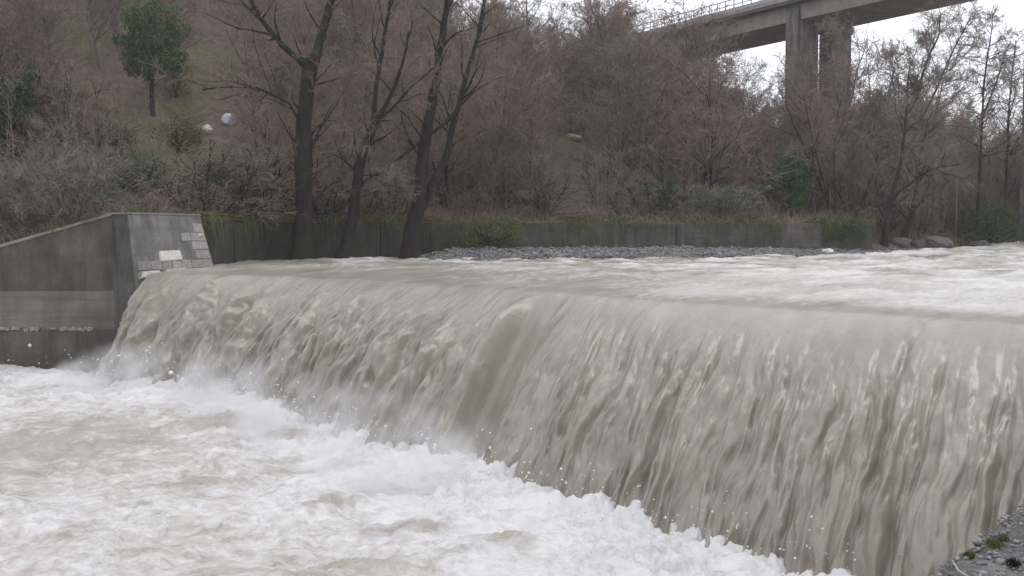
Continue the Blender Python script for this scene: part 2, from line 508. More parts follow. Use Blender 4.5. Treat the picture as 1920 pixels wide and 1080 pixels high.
# ------------------------------------------------------------------ waterfall sheet
def build_fall():
    # denser toward the right-hand (near) end
    nu, nv = 1500, 270
    u = np.linspace(0, 1, nu); s = CLEN * (1 - (1 - u) ** 1.35 * 1.0)
    s = np.sort(s)
    vv = np.concatenate([np.linspace(-5.5, -.05, 50), np.linspace(0, 1.06, nv - 50)])
    C = crest_at(s)
    cx, cy, ox, oy = [C[:, i][:, None] for i in range(4)]
    S = np.repeat(s[:, None], nv, 1); V = np.repeat(vv[None], nu, 0)
    ol = np.hypot(ox, oy)
    down = np.maximum(V, 0); upm = np.maximum(-V, 0)          # upm in metres
    X = cx + ox * down - ox / ol * upm
    Y = cy + oy * down - oy / ol * upm
    Zu, du, al, ac = up_height(X, Y)
    p = 1.62
    Zd = -DROP * down ** p
    q = np.where(V > 0, down * 5.4, -upm)                    # metres along the flow
    # displacement along outward normal
    W = .45 * fbm(S * .45, q * .22, 3, 71) + .24 * fbm(S * 1.4, q * .6, 3, 72)
    Sw = S + W * sstep(0, .9, down)
    grow = sstep(.02, .75, down)
    leftness = 1 - sstep(9, 19, S)
    rough = .8 + .9 * leftness
    # tongue: smooth hollow with one sharp lip (left) between two streamlines
    tc = 17.7
    tl = np.exp(-((S - tc) / .5) ** 4) * sstep(.0, .4, down)
    smooth = 1 - .93 * np.exp(-((S - tc) / .6) ** 4)
    D = 0
    D = D + .26 * rough * (billow(Sw * .55, q * .12 + 4, 2, 11) - .2) * grow * smooth
    D = D + .27 * rough * (billow(Sw * 1.35, q * .34, 3, 12) - .2) * grow * smooth
    D = D + .24 * rough * (billow(Sw * 3.2, q * .8, 2, 13) - .2) * sstep(.1, .7, down) * smooth
    D = D + .075 * (billow(Sw * 7.5, q * 1.8, 2, 14) - .2) * sstep(.18, .7, down) * smooth
    D = D + .28 * (billow(Sw * 2.0 + 7, q * .14, 1, 15) - .2) * grow * smooth * (1 - .5 * leftness)
    D = D + .15 * (billow(Sw * 4.4 + 3, q * .30, 1, 16) - .2) * grow * smooth
    D = D - .42 * tl
    lip = np.exp(-((S - (tc - .72) + .1 * np.sin(q * .8)) / .24) ** 2) * sstep(.05, .4, down)
    D = D + .36 * lip
    # heavy ropes left of the tongue and single grooves to the right
    for s0, w, a, f0 in ((15.1, .28, .34, .45), (13.6, .30, .36, .5), (12.0, .4, .25, .35), (3.2, .35, .34, .2), (4.6, .45, .42, .35), (5.6, .3, .3, .45),
                         (1.2, .25, .22, .3), (8.2, .4, .22, .3), (10.2, .35, .25, .3)):
        wob = .3 * fbm(q * .35 + s0, q * 0 + s0, 3, int(s0 * 10))
        D = D + 1.9 * a * np.exp(-((S - s0 - wob) / w) ** 2) * sstep(f0 - .25, f0 + .3, down) * (.65 + .6 * fbm(S * 1.2, q * .9, 3, 6))
    for s0, w, a, f0 in ((22.6, .09, .2, .3), (24.9, .08, .2, .2), (26.7, .08, .34, .12), (27.3, .09, .3, .2), (20.2, .1, .24, .3), (23.7, .08, .2, .4), (21.4, .08, .18, .45), (28.4, .07, .16, .35),
                         (29.9, .09, .2, .4), (32.2, .10, .3, .3), (33.0, .13, .38, .25), (25.9, .09, .2, .4)):
        wob = .22 * fbm(q * .5 + s0, q * 0 + s0, 3, int(s0 * 10))
        gate = .5 + 1.5 * fbm(S * .3 + s0, q * .7 + s0, 3, 9)
        D = D - .5 * a * np.exp(-((S - s0 - wob - .07 * perlin(q * 1.7, q * 0 + s0, 4)) / (w * (1 + .5 * perlin(q * .9 + s0, q * 0, 5)))) ** 2) * sstep(f0 - .15, f0 + .25, down) * np.clip(gate, 0, 1.2)
    # normal direction in the (outward, z) plane
    slope = DROP * p * np.maximum(down, 1e-4) ** (p - 1) / ol
    nrm = np.sqrt(1 + slope ** 2)
    nh, nz = slope / nrm, 1 / nrm
    X = X + ox / ol * nh * D * (V > 0); Y = Y + oy / ol * nh * D * (V > 0)
    Z = np.where(V > 0, Zd + nz * D + (up_height(cx, cy)[0] + .035) * np.exp(-down * 6), Zu + .035)
    foam_up = up_foam(X, Y, du, al, ac)
    air = fbm(Sw * .5, q * .25, 3, 51)
    tips = billow(Sw * 1.35, q * .30, 3, 12) * .5 + billow(Sw * 3.4, q * .85, 3, 13) * .5
    ff = (.03 + .20 * sstep(.15, .55, tips) + .22 * air) * sstep(.05, .5, down) * (1 - .25 * sstep(.65, 1, down)) * smooth
    ff = ff + .16 * leftness * sstep(.3, .8, down) * sstep(.15, .3, tips)
    foam = np.where(V > 0, ff + foam_up * np.exp(-down * 10), foam_up)
    me = np_mesh('waterfall', np.stack([X, Y, Z], -1).reshape(-1, 3), grid_faces(nu, nv)[:, ::-1])
    attr(me, 'foam', np.clip(foam, 0, 1.2))
    attrv(me, 'flow', np.stack([S + .6 * W, q, 0 * q], -1).reshape(-1, 3))
    o = link('waterfall', me, M_FALL)
    tag(o, 'muddy brown water sheet pouring over the long weir crest', 'waterfall', kind='structure')
build_fall()

# approach river
def build_river():
    xs = np.concatenate([np.arange(-14, 14, .13), np.arange(14, 45, .2), np.geomspace(45, 220, 60)])
    ys = np.concatenate([np.arange(13, 60, .13), np.arange(60, 90, .25), np.geomspace(90, 260, 50)])
    X, Y = np.meshgrid(xs, ys, indexing='ij')
    Z, d, al, ac = up_height(X, Y)
    F = grid_faces(*X.shape)
    bank = poly_dist(X, Y, BANK)
    keep = (d > 2.5) & ((bank < 1.2) | ((X < -2) & (bank < 9) & (Y < 53)))
    k = keep.ravel()[F].all(1)
    F = F[k]
    used = np.unique(F); rm = np.full(X.size, -1); rm[used] = np.arange(len(used))
    P = np.stack([X, Y, Z], -1).reshape(-1, 3)[used]
    me = np_mesh('river_water', P, rm[F])
    attr(me, 'foam', np.clip(up_foam(X, Y, d, al, ac), 0, 1.2).ravel()[used])
    attrv(me, 'flow', np.stack([ac, al * .6, 0 * al], -1).reshape(-1, 3)[used])
    o = link('river_water', me, M_FALL)
    tag(o, 'churned grey-brown flood water of the river above the weir', 'river', kind='structure')
build_river()

# plunge pool
def build_pool():
    # polar fan below the camera: finest where it is seen closest
    na, nr = 800, 500
    ang = np.linspace(R(-62), R(42), na)
    rad = np.geomspace(4.5, 75, nr)
    A, Rr = np.meshgrid(ang, rad, indexing='ij')
    X, Y = Rr * np.sin(A), Rr * np.cos(A)
    bd, bs = base_dist(X, Y)
    wx = X + .5 * fbm(X * .5, Y * .5, 3, 90); wy = Y + .5 * fbm(X * .5 + 9, Y * .5, 3, 91)
    h = .22 * fbm(wx * .28, wy * .34, 4, 60) + .26 * (billow(wx * .55, wy * .7, 4, 61) - .2) + .13 * (billow(wx * 2.1, wy * 2.5, 4, 62) - .2) + .05 * (billow(wx * 6, wy * 7, 2, 68) - .2)
    near = np.exp(-(np.maximum(bd, 0) / 1.5) ** 2)
    near2 = np.exp(-(np.maximum(bd, 0) / 4.0) ** 2)
    pile = fbm(bs * .55 + 3, bd * .4, 3, 64)
    h = h + near * (.04 + .30 * pile + .36 * (billow(wx * 1.2, wy * 1.4, 4, 63) - .15)) + near2 * (.03 + .22 * (billow(wx * 2.6, wy * 3, 3, 69) - .2))
    h = h - .4 * (bd < -.9)
    macro = fbm(X * .17 + 2.2, Y * .21, 3, 65)
    leftb = np.exp(-(((X + 9.5) / 3.4) ** 2 + ((Y - 22) / 4.5) ** 2))
    foam = .50 + .40 * macro + .36 * fbm(wx * .7, wy * 1.0, 4, 66) + .75 * (billow(wx * 1.1, wy * 1.5, 3, 67) * -1 + .22) - .33 * leftb
    foam = foam + .34 * near2 * (1 - .2 * sstep(.2, .5, pile)) + .16 * sstep(.05, .3, h)
    # smooth brown boils
    for bx, by, rx, ry in ((-7.2, 24.2, .75, .6), (-5.0, 22.8, .6, .4), (-3.1, 17.2, .55, .35), (-1.4, 15.8, .6, .3), (-5.9, 18.6, .7, .4), (-1.9, 14.0, .7, .3), (-.1, 14.9, .5, .3)):
        g = np.exp(-(((X - bx) / rx) ** 2 + ((Y - by) / ry) ** 2) * (1 + .6 * fbm(X * 1.3, Y * 1.3, 2, 3)))
        foam = foam - .75 * g; h = h + .12 * g
    me = np_mesh('plunge_pool', np.stack([X, Y, POOLZ + h], -1).reshape(-1, 3), grid_faces(na, nr)[:, ::-1])
    attr(me, 'foam', np.clip(foam, 0, 1.15))
    attrv(me, 'flow', np.stack([wx, wy, 0 * wx], -1).reshape(-1, 3))
    o = link('plunge_pool', me, M_POOL)
    tag(o, 'white foaming water boiling in the pool below the weir', 'pool', kind='structure')
build_pool()

# concrete weir body under the sheet
def build_weir():
    s = np.linspace(0, CLEN, 120); C = crest_at(s)
    prof = [(-.25, -.9), (0, -.35), (.15, -.55), (.4, -1.3), (.7, -2.5), (.9, -4.0), (-.25, -4.0)]
    V = np.zeros((len(s), len(prof), 3))
    for i, (a, z) in enumerate(prof):
        V[:, i, 0] = C[:, 0] + C[:, 2] * (a - .03); V[:, i, 1] = C[:, 1] + C[:, 3] * (a - .03); V[:, i, 2] = z
    me = np_mesh('weir', V.reshape(-1, 3), grid_faces(len(s), len(prof))[:, ::-1])
    tag(link('weir', me, M_WEIR), 'dark curved concrete weir hidden under the falling water', 'weir')
build_weir()

# spray: flying drops and froth clots at the foot of the fall
def build_spray():
    rng = np.random.default_rng(5)
    n = 2400
    s = CLEN * rng.beta(1.1, 1.7, n) * .93
    C = crest_at(s)
    k = rng.normal(1.02, .10, n)
    hgt = np.abs(rng.normal(0, .33, n)) * (.5 + 1.2 * np.clip(fbm(s * .55 + 3, s * 0, 3, 64) + .4, 0, 1))
    P = np.stack([C[:, 0] + C[:, 2] * k, C[:, 1] + C[:, 3] * k, POOLZ + .15 + hgt], -1)
    m = 50                                                  # thrown up in front of the wing wall
    P2 = np.stack([rng.uniform(-18, -13.4, m), rng.uniform(33.8, 34.9, m), POOLZ + .1 + np.abs(rng.normal(0, .45, m))], -1)
    P = np.concatenate([P, P2])
    r = rng.gamma(1.6, .0036, len(P)) * (P[:, 1] / 24) + .002
    bm = bmesh.new(); bmesh.ops.create_icosphere(bm, subdivisions=1, radius=1)
    v0 = np.array([v.co[:] for v in bm.verts]); f0 = np.array([[v.index for v in f.verts] for f in bm.faces]); bm.free()
    st = rng.uniform(.6, 2.2, (len(P), 1, 3)) * rng.uniform(.75, 1.25, (len(P), 12, 3))
    V = (P[:, None] + v0[None] * r[:, None, None] * st).reshape(-1, 3)
    F = (f0[None] + (np.arange(len(P)) * len(v0))[:, None, None]).reshape(-1, 3)
    me = np_mesh('spray_drops', V, F)
    m_, nt, b = mat('spray_drops')
    n_ = noise(nt, .8, 3, world_pos(nt))
    nt.links.new(ramp(nt, n_, [(.3, (.62, .6, .57)), (.7, (.84, .84, .85))]), b.inputs['Base Color'])
    b.inputs['Roughness'].default_value = .6
    tag(link('spray_drops', me, m_), 'white drops and froth thrown up where the fall hits the pool', 'spray', kind='stuff')
build_spray()

# ------------------------------------------------------------------ ground
SL_A = [-.8, -.5, -.1, .02, .15, .4, .8]
SL_V = [.45, .45, .40, .27, .17, .10, .08]
def ground(X, Y):
    n = poly_dist(X, Y, LANDP)
    bk = poly_dist(X, Y, BANK)
    cr = poly_dist(X, Y, CRESTX)
    a = X / np.maximum(Y, 5)
    sl = np.interp(a, SL_A, SL_V)
    ztop = np.where(X < -13.7, np.clip(2.05 + (X + 13.7) * .28, .15, 2.05), np.where(X > 20.6, np.interp(X, [20.6, 25, 38], [1.8, .9, .6]), 1.9))
    nn = np.maximum(n - .5, 0)
    hill = ztop + sl * np.minimum(nn, 75) + .02 * np.maximum(nn - 75, 0)
    # foot of the slope is flatter; lumpy ground
    hill = hill - sl * np.minimum(nn, 3) * .7
    hill = hill + sstep(2, 14, nn) * (fbm(X * .09, Y * .09, 4, 31) * 1.6 + fbm(X * .4, Y * .4, 3, 32) * .25) + .06 * fbm(X * 1.2, Y * 1.2, 3, 33) * sstep(.6, 2, nn)
    bar = .20 + .075 * np.clip(bk, 0, 8) + .10 * fbm(X * .6, Y * .6, 3, 34)
    bar = bar - .5 * sstep(-2.5, -5.5, X)
    low = np.where(bk > -.6, bar, -1.2)
    low = np.where(cr < -.5, -4.6, np.where(cr < 2.5, np.minimum(low, -1.6), low))
    # bank where no wall stands: sloped instead of stepped
    t = sstep(.45, .55, n)
    ts = sstep(-1.0, 3.0, n)
    t = np.where(X > 20.8, ts, t)
    z = low * (1 - t) + hill * t
    # right-hand bank behind and under the camera
    return z, n, bk

def build_ground():
    xs = np.concatenate([-np.geomspace(600, 42, 40), np.arange(-40, 46, .42), np.geomspace(46, 700, 55)])
    ys = np.concatenate([-np.geomspace(400, 6, 25), np.arange(-4, 33, 1.2), np.arange(33, 84, .42), np.geomspace(84.5, 1200, 80)])
    X, Y = np.meshgrid(xs, ys, indexing='ij')
    Z, n, bk = ground(X, Y)
    # the camera's own bank: everything right of the abutment line
    rb = (X - 2) * .77 - (Y - 4.74) * .64
    Z = np.where((rb > 1.2) & (Y < 16), np.clip(-.6 + (rb - 1.2) * .1, -.6, 3), Z)
    me = np_mesh('ground', np.stack([X, Y, Z], -1).reshape(-1, 3), grid_faces(*X.shape)[:, ::-1] if False else grid_faces(*X.shape))
    attr(me, 'gravel', (sstep(.1, -.4, n) * (bk > -2) * (Y > 30)).astype(float))
    tag(link('ground', me, M_GROUND), 'leaf-littered hillside and river bank ground', 'ground', kind='structure')
build_ground()
def gz(x, y):
    return float(ground(np.array([float(x)]), np.array([float(y)]))[0][0])

# ------------------------------------------------------------------ left abutment and wing wall
def build_abutment():
    root = empty('weir_abutment', (-13, 35.4, 0))
    tag(root, 'grey concrete abutment with sloping wing wall at the far end of the weir', 'abutment')
    def add(name, me, m):
        o = link(name, me, m); o.parent = root; o.matrix_parent_inverse = root.matrix_world.inverted(); o.location = o.location - Vector(root.location); return o
    Yf = 35.2
    zt = lambda x: 2.02 + (x + 13.7) * .282
    x0, x1 = -24.0, -13.7
    add('wall_lift', hull_mesh('wall_lift', [(x0, Yf - .16, -4.2), (x1 + .3, Yf - .16, -4.2), (x0, Yf - .16, -1.97), (x1 + .3, Yf - .16, -1.90), (x0, Yf + 1.2, -4.2), (x1 + .3, Yf + 1.2, -4.2), (x0, Yf + 1.2, -1.97), (x1 + .3, Yf + 1.2, -1.90)], .04), M_WING)
    add('wall_lift', hull_mesh('wall_lift', [(x0, Yf - .05, -1.99), (x1 + .2, Yf - .05, -1.92), (x0, Yf - .03, -.62), (x1 + .2, Yf - .03, -.55), (x0, Yf + 1.1, -1.99), (x1 + .2, Yf + 1.1, -1.92), (x0, Yf + 1.1, -.62), (x1 + .2, Yf + 1.1, -.55)], .02), M_WINGMID)
    add('wall_lift', hull_mesh('wall_lift', [(x0, Yf, -.64), (x1, Yf, -.57), (x0, Yf, zt(x0)), (x1, Yf, zt(x1)), (x0, Yf + 1.0, -.64), (x1, Yf + 1.0, -.57), (x0, Yf + 1.0, zt(x0)), (x1, Yf + 1.0, zt(x1))], .01), M_WING)
    # sloping coping slabs
    n = 5
    for i in range(n):
        a = x0 + (x1 - x0) * i / n + .012; b = x0 + (x1 - x0) * (i + 1) / n - .012
        add('coping_slab', hull_mesh('coping_slab', [(x, y, zt(x) + dz) for x in (a, b) for y in (Yf - .05, Yf + 1.25) for dz in (-.005, .10)], .015), M_COPE)
    # nose and river-facing head (battered)
    BL, BR = np.array([-12.45, 34.25, -.5]), np.array([-11.35, 38.5, -.5])
    TL, TR = np.array([-13.1, 34.95, 2.06]), np.array([-11.7, 38.5, 2.06])
    FB, FT = np.array([-13.72, 35.17, -4.2]), np.array([-13.7, 35.17, 2.06])
    BLd = np.array([-12.0, 33.6, -4.2]); BRd = np.array([-10.07, 38.5, -4.2])
    back = [(-14.2, 38.5, -4.2), (-14.2, 38.5, 2.06), (-14.2, 36, 2.06), (-14.2, 36, -4.2)]
    head = hull_mesh('head_block', [tuple(p) for p in (TL, TR, FB, FT, BLd, BRd)] + back, .015)
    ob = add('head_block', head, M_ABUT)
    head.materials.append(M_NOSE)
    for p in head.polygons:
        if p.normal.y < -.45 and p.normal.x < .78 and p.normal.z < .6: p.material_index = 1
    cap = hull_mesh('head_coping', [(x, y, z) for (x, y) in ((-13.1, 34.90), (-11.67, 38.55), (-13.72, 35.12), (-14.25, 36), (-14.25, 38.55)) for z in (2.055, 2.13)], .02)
    add('head_coping', cap, M_COPE)
    # facing stones on the head: bilinear patch BL,BR,TR,TL
    BLf = np.array([-12.0, 33.6, -4.2]); 
    def on(u, z):
        t = (2.06 - z) / 6.26
        l = TL + (BLd - TL) * t; r = TR + (BRd - TR) * t
        return l + (r - l) * u
    e_u = on(1, .6) - on(0, .6); Lu = np.linalg.norm(e_u)
    e_v = on(.5, 1.0) - on(.5, 0); e_v /= np.linalg.norm(e_v)
    nrm = np.cross(e_u / Lu, e_v); nrm /= np.linalg.norm(nrm)
    if nrm[0] < 0: nrm = -nrm
    rr = random.Random(4)
    z = -.15; row = 0
    spots = []
    while z < 1.95:
        h = rr.uniform(.24, .34)
        if z + h > 2.0: break
        u = 0.03 + rr.uniform(0, .06)
        while u < .985:
            w = rr.uniform(.40, .85) / Lu
            if 1 - u - w < .1: w = .985 - u
            bare = (z < .18) or (u > .70 - .10 * rr.random())
            if bare and not (z < .18 and u > .95): spots.append((u, u + w, z, z + h))
            u += w + .008
        z += h + .02
    meshes = {}
    for (ua, ub, za, zb) in spots:
        off = rr.uniform(.008, .03)
        pts = []
        for q, (uu, zz) in enumerate(((ua, za), (ub, za), (ub, zb), (ua, zb))):
            p = on(min(uu, .99) + rr.uniform(-.006, .006), zz + rr.uniform(-.02, .02))
            pts += [tuple(p + nrm * (off + rr.uniform(-.012, .012))), tuple(p - nrm * .12)]
        add('stone', hull_mesh('stone', pts, .012), M_STONE)
    for (ua, ub, za, zb) in ((.30, .60, .42, .80), (.06, .30, -.12, .12), (.34, .62, -.12, .16), (.86, .95, 1.28, 1.4)):
        pts = []
        for uu, zz in ((ua, za), (ub, za + .03), (ub - .02, zb), (ua + .02, zb - .02)):
            p = on(uu + rr.uniform(-.01, .01), zz)
            pts += [tuple(p + nrm * .062), tuple(p - nrm * .1)]
        o = add('pale_stone', hull_mesh('pale_stone', pts, .02), M_STONEPALE)
        o['label'] = 'pale exposed facing stone in the abutment head'
    # iron stub standing against the wall ledge, pale rubble strip on the ledge
    for i in range(70):
        x = rr.choice([rr.uniform(-18.9, -16.3), rr.uniform(-15.9, -14.4)])
        me = box_mesh('rubble', rr.uniform(.06, .16), .10, rr.uniform(.03, .13), .012, .02, i)
        o = link('rubble', me, M_STONE); o.parent = root
        o.location = Vector((x, Yf - .10, -1.90 + rr.uniform(-.02, .05))) - Vector(root.location); o.rotation_euler = (rr.uniform(-.2, .2), rr.uniform(-.2, .2), rr.uniform(-.3, .3))
build_abutment()

# ------------------------------------------------------------------ far retaining wall
def build_farwall():
    root = empty('retaining_wall', (0, 52, 0))
    tag(root, 'low stained concrete retaining wall along the far bank behind the gravel bar', 'wall')
    P = np.array(WALLP)
    rr = random.Random(9)
    def piece(a, b, z0, z1, th, name, m, proud=0):
        e = (b - a) / np.linalg.norm(b - a); nn = np.array([-e[1], e[0]])
        pts = []
        for q in (a + e * .004, b - e * .004):
            for s in (-proud, th):
                for z in (z0, z1):
                    bt = -.10 if (z == z0 and s <= 0) else 0
                    w = q + nn * (s + bt); pts.append((w[0], w[1], z))
        o = link(name, hull_mesh(name, pts, .015), m); o.parent = root; o.location = -Vector(root.location)
    for si, (a, b) in enumerate(zip(P[:-1], P[1:])):
        wm = M_DARKWALL if si < 2 else M_FARWALL
        L = np.linalg.norm(b - a); n = max(1, round(L / 3.2))
        for i in range(n):
            p, q = a + (b - a) * i / n, a + (b - a) * (i + 1) / n
            dz = rr.uniform(-.025, .025); pr = rr.uniform(-.012, .012)
            piece(p, q, -1.2, 1.88 + dz, .8, 'wall_panel', wm, pr)
build_farwall()

# ------------------------------------------------------------------ near ledge (camera bank)
def build_ledge():
    root = empty('concrete_ledge', (3, 5, -.1))
    tag(root, 'rough pebbly concrete ledge beside the near end of the weir', 'ledge')
    e = np.array([.64, .77]); e /= np.linalg.norm(e); nn = np.array([e[1], -e[0]])     # nn = landward
    a0 = np.array([2.0, 4.74])
    nt_, nw = 420, 220
    t = np.concatenate([np.linspace(-4, -.8, 40), np.linspace(-.78, 2.6, nt_ - 90), np.linspace(2.65, 13, 50)])
    w = np.concatenate([[0, 0], np.linspace(0, 1.6, nw - 22), np.linspace(1.65, 5, 20)])
    T, W = np.meshgrid(t, w, indexing='ij')
    lumps = billow(T * 7, W * 7, 4, 80) * .035 + fbm(T * 1.5, W * 1.5, 3, 81) * .03 + (billow(T * 22, W * 22, 2, 82)) * .014
    edge = fbm(T * 2.2, W * 0, 4, 83) * .06 + fbm(T * 9, W * 0, 3, 84) * .03
    near = np.exp(-(W / .05) ** 2)
    off = W + edge * np.exp(-W / .3)
    X = a0[0] + T * e[0] + off * nn[0]; Y = a0[1] + T * e[1] + off * nn[1]
    Z = -.1 + lumps - .035 * near + np.maximum(T - 2.6, 0) * .06
    Z[:, 0] = -4.4; X[:, 0] += -nn[0] * .05; Y[:, 0] += -nn[1] * .05
    me = np_mesh('ledge_top', np.stack([X, Y, Z], -1).reshape(-1, 3), grid_faces(*X.shape)[:, ::-1])
    m, nt, b = mat('pebbly_concrete')
    w_ = world_pos(nt)
    vo = N(nt, 'ShaderNodeTexVoronoi', Scale=38.0); nt.links.new(w_, vo.inputs['Vector'])
    n1 = noise(nt, 5, 6, w_, .7)
    n2 = noise(nt, 60, 4, w_, .7)
    c = ramp(nt, n1, [(.3, (.04, .04, .042)), (.52, (.11, .106, .106)), (.74, (.23, .22, .215))])
    c = mixc(nt, .5, c, ramp(nt, vo.outputs['Color'], [(0, (.45, .45, .47)), (1, (1.25, 1.22, 1.2))]), 'MULTIPLY')
    c = mixc(nt, ramp(nt, noise(nt, 3.3, 5, w_, .6), [(.58, (0, 0, 0)), (.72, (.7, .7, .7))]), c, (.06, .075, .03))
    nt.links.new(c, b.inputs['Base Color'])
    b.inputs['Roughness'].default_value = .85
    hh = N(nt, 'ShaderNodeMath', operation='ADD'); nt.links.new(vo.outputs['Distance'], hh.inputs[0]); nt.links.new(n2, hh.inputs[1])
    bump(nt, b, hh.outputs[0], .6, .02)
    o = link('ledge_top', me, m); o.parent = root; o.location = -Vector(root.location)
    # embedded aggregate
    rng = np.random.default_rng(8)
    n = 2600
    tt = rng.uniform(-.7, 2.4, n); ww = rng.uniform(.01, 1.3, n)
    bm = bmesh.new(); bmesh.ops.create_icosphere(bm, subdivisions=1, radius=1)
    v0 = np.array([v.co[:] for v in bm.verts]); f0 = np.array([[v.index for v in f.verts] for f in bm.faces]); bm.free()
    r = rng.gamma(2.5, .0028, n) + .003
    zz = -.1 + billow(tt * 7, ww * 7, 4, 80) * .035 + fbm(tt * 1.5, ww * 1.5, 3, 81) * .03
    P = np.stack([a0[0] + tt * e[0] + ww * nn[0], a0[1] + tt * e[1] + ww * nn[1], zz + .006], -1)
    V = (P[:, None] + v0[None] * r[:, None, None] * rng.uniform(.6, 1.4, (n, 12, 3)) * np.array([1, 1, .7])).reshape(-1, 3)
    F = (f0[None] + (np.arange(n) * 12)[:, None, None]).reshape(-1, 3)
    m2, nt2, b2 = mat('aggregate')
    vv = noise(nt2, 24, 2, world_pos(nt2))
    nt2.links.new(ramp(nt2, vv, [(.3, (.09, .088, .088)), (.7, (.30, .285, .27))]), b2.inputs['Base Color'])
    b2.inputs['Roughness'].default_value = .8
    o = link('aggregate', np_mesh('aggregate', V, F), m2); o.parent = root; o.location = -Vector(root.location)
    o['kind'] = 'stuff'
    def lp(tq, wq, dz=0): 
        return np.array([a0[0] + tq * e[0] + wq * nn[0], a0[1] + tq * e[1] + wq * nn[1], -.1 + .02 + dz])
    # moss tufts
    for k, (px, py, rad) in enumerate(((1863, 1022, .03), (1817, 1044, .02), (1880, 1012, .018), (1900, 1058, .022))):
        c0 = at(px, py, 5.2); d = c0 - np.array([0, 0, CAMZ]); c0 = np.array([0, 0, CAMZ]) + d * ((-.075 - CAMZ) / d[2])
        q = 260
        p = rng.normal(0, 1, (q, 3)) * np.array([rad, rad, .012]) * .6 + c0
        tip = p + rng.normal(0, .008, (q, 3)) + np.array([0, 0, .012])
        V, F = ribbons(np.stack([p, tip], 1), np.full(q, .006), rng)
        o = link('moss_tuft', np_mesh('moss_tuft', V, F), M_LEAFYG if k < 3 else M_BARK)
        tag(o, ['bright green moss tuft in the middle of the pebbly ledge', 'dark green moss tuft near the edge of the pebbly ledge', 'small moss tuft just above the bright green one on the ledge', 'dark clump of rotten leaf in a hollow of the ledge'][k], 'moss' if k < 3 else 'debris')
    pts = []
    for px, py in ((1786, 1052), (1792, 1062), (1797, 1070), (1806, 1076), (1815, 1082), (1824, 1086)):
        d = at(px, py, 5) - np.array([0, 0, CAMZ]); pts.append(np.array([0, 0, CAMZ]) + d * ((-.06 - CAMZ) / d[2]))
    V, F = tubes([(pts, np.linspace(.004, .009, 6))], 6)
    tag(link('dry_twig', np_mesh('dry_twig', V, F), M_PALEWOOD), 'pale dry twig lying on the edge of the pebbly ledge', 'twig')
build_ledge()

# ------------------------------------------------------------------ road bridge
def build_bridge():
    b = np.array([-.517, .856]); b /= np.linalg.norm(b)
    t = np.array([b[1], -b[0]])
    o0 = np.array([26.8, 100.0]); zb = 21.6
    root = empty('road_bridge', (27, 100, 0))
    tag(root, 'concrete road viaduct with railing high above the trees', 'bridge')
    def prism(name, s0, s1, prof, m, bev=0):
        pts = []
        for s in (s0, s1):
            for w, z in prof:
                q = o0 + b * s + t * w; pts.append((q[0], q[1], z))
        o = link(name, hull_mesh(name, pts, bev), m); o.parent = root; o.location = -Vector(root.location); return o
    W = 7.0
    span = 24.5
    for k in range(-3, 3):
        s0, s1 = k * span + .02 - .6, (k + 1) * span - .02 - .6
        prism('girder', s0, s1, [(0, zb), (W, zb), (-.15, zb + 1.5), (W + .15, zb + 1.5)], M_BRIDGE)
        prism('deck_slab', s0, s1, [(-1.0, zb + 1.5), (W + 1.0, zb + 1.5), (-1.0, zb + 1.95), (W + 1.0, zb + 1.95)], M_BRIDGESHADE)
        for w in (-1.1, W + .7):
            prism('kerb', s0, s1, [(w, zb + 1.75), (w + .4, zb + 1.75), (w, zb + 2.15), (w + .4, zb + 2.15)], M_BRIDGE)
    for k in (-2, -1, 0, 1, 2):
        s = k * span - .6
        g = gz(*(o0 + b * s + t * 3))
        for w0 in (-.35, 4.3):
            prism('pier_column', s - .8, s + .8, [(w0, g - 2), (w0 + 2.75, g - 2), (w0, zb + (1.35 if w0 < 0 else -.7)), (w0 + 2.75, zb - .02 if w0 < 0 else zb - .7)], M_PIER)
        prism('pier_cap', s - .9, s + .9, [(2.0, zb - .75), (7.2, zb - .75), (2.0, zb - .01), (7.3, zb - .01)], M_PIER)
    # near-side railing, one length per span: top rail with its posts and lower rails
    pm = box_mesh('post', .09, .09, 1.15, .01)
    pm.materials.append(M_RAIL)
    rz = math.atan2(b[1], b[0])
    for k in range(-2, 2):
        s0, s1 = k * span + .05, (k + 1) * span - .05
        bars = {}
        for z, h, nm in ((1.15, .09, 'railing'), (.62, .07, 'lower_rail'), (.28, .06, 'lower_rail')):
            o = prism(nm, s0, s1, [(-.97, zb + 2.15 + z), (-.88, zb + 2.15 + z), (-.97, zb + 2.15 + z + h), (-.88, zb + 2.15 + z + h)], M_RAIL)
            if nm == 'railing': top = o
            else: o.parent = top; o.location = (0, 0, 0)
        n = 20
        for i in range(n):
            q = o0 + b * (s0 + (s1 - s0) * (i + .5) / n) + t * (-.925)
            o = link('post', pm, None, top); o.location = (q[0], q[1], zb + 2.15 + .57); o.rotation_euler = (0, 0, rz)
        prism('guard_beam', s0, s1, [(.3, zb + 2.5), (.36, zb + 2.5), (.3, zb + 2.85), (.36, zb + 2.85)], M_RAIL)
build_bridge()

# ------------------------------------------------------------------ trees
def unit(v): return v / (np.linalg.norm(v) + 1e-9)

def grow_path(rng, p, d, L, k, wander, up):
    pts = [p]; d = d.copy()
    for i in range(k):
        d = unit(d + rng.normal(0, wander, 3) + np.array([0, 0, up]))
        p = p + d * (L / k); pts.append(p)
    return np.array(pts)

def kids(rng, path, n, t0, ang, up=0.):
    out = []
    k = len(path) - 1
    for t in np.sort(rng.uniform(t0, 1, n)):
        f = t * k; i = min(int(f), k - 1)
        p = path[i] + (path[i + 1] - path[i]) * (f - i)
        ax = unit(path[i + 1] - path[i])
        r = unit(np.cross(ax, rng.normal(size=3)))
        a = R(rng.uniform(*ang))
        out.append((p, unit(ax * math.cos(a) + r * math.sin(a) + np.array([0, 0, up])), t))
    return out

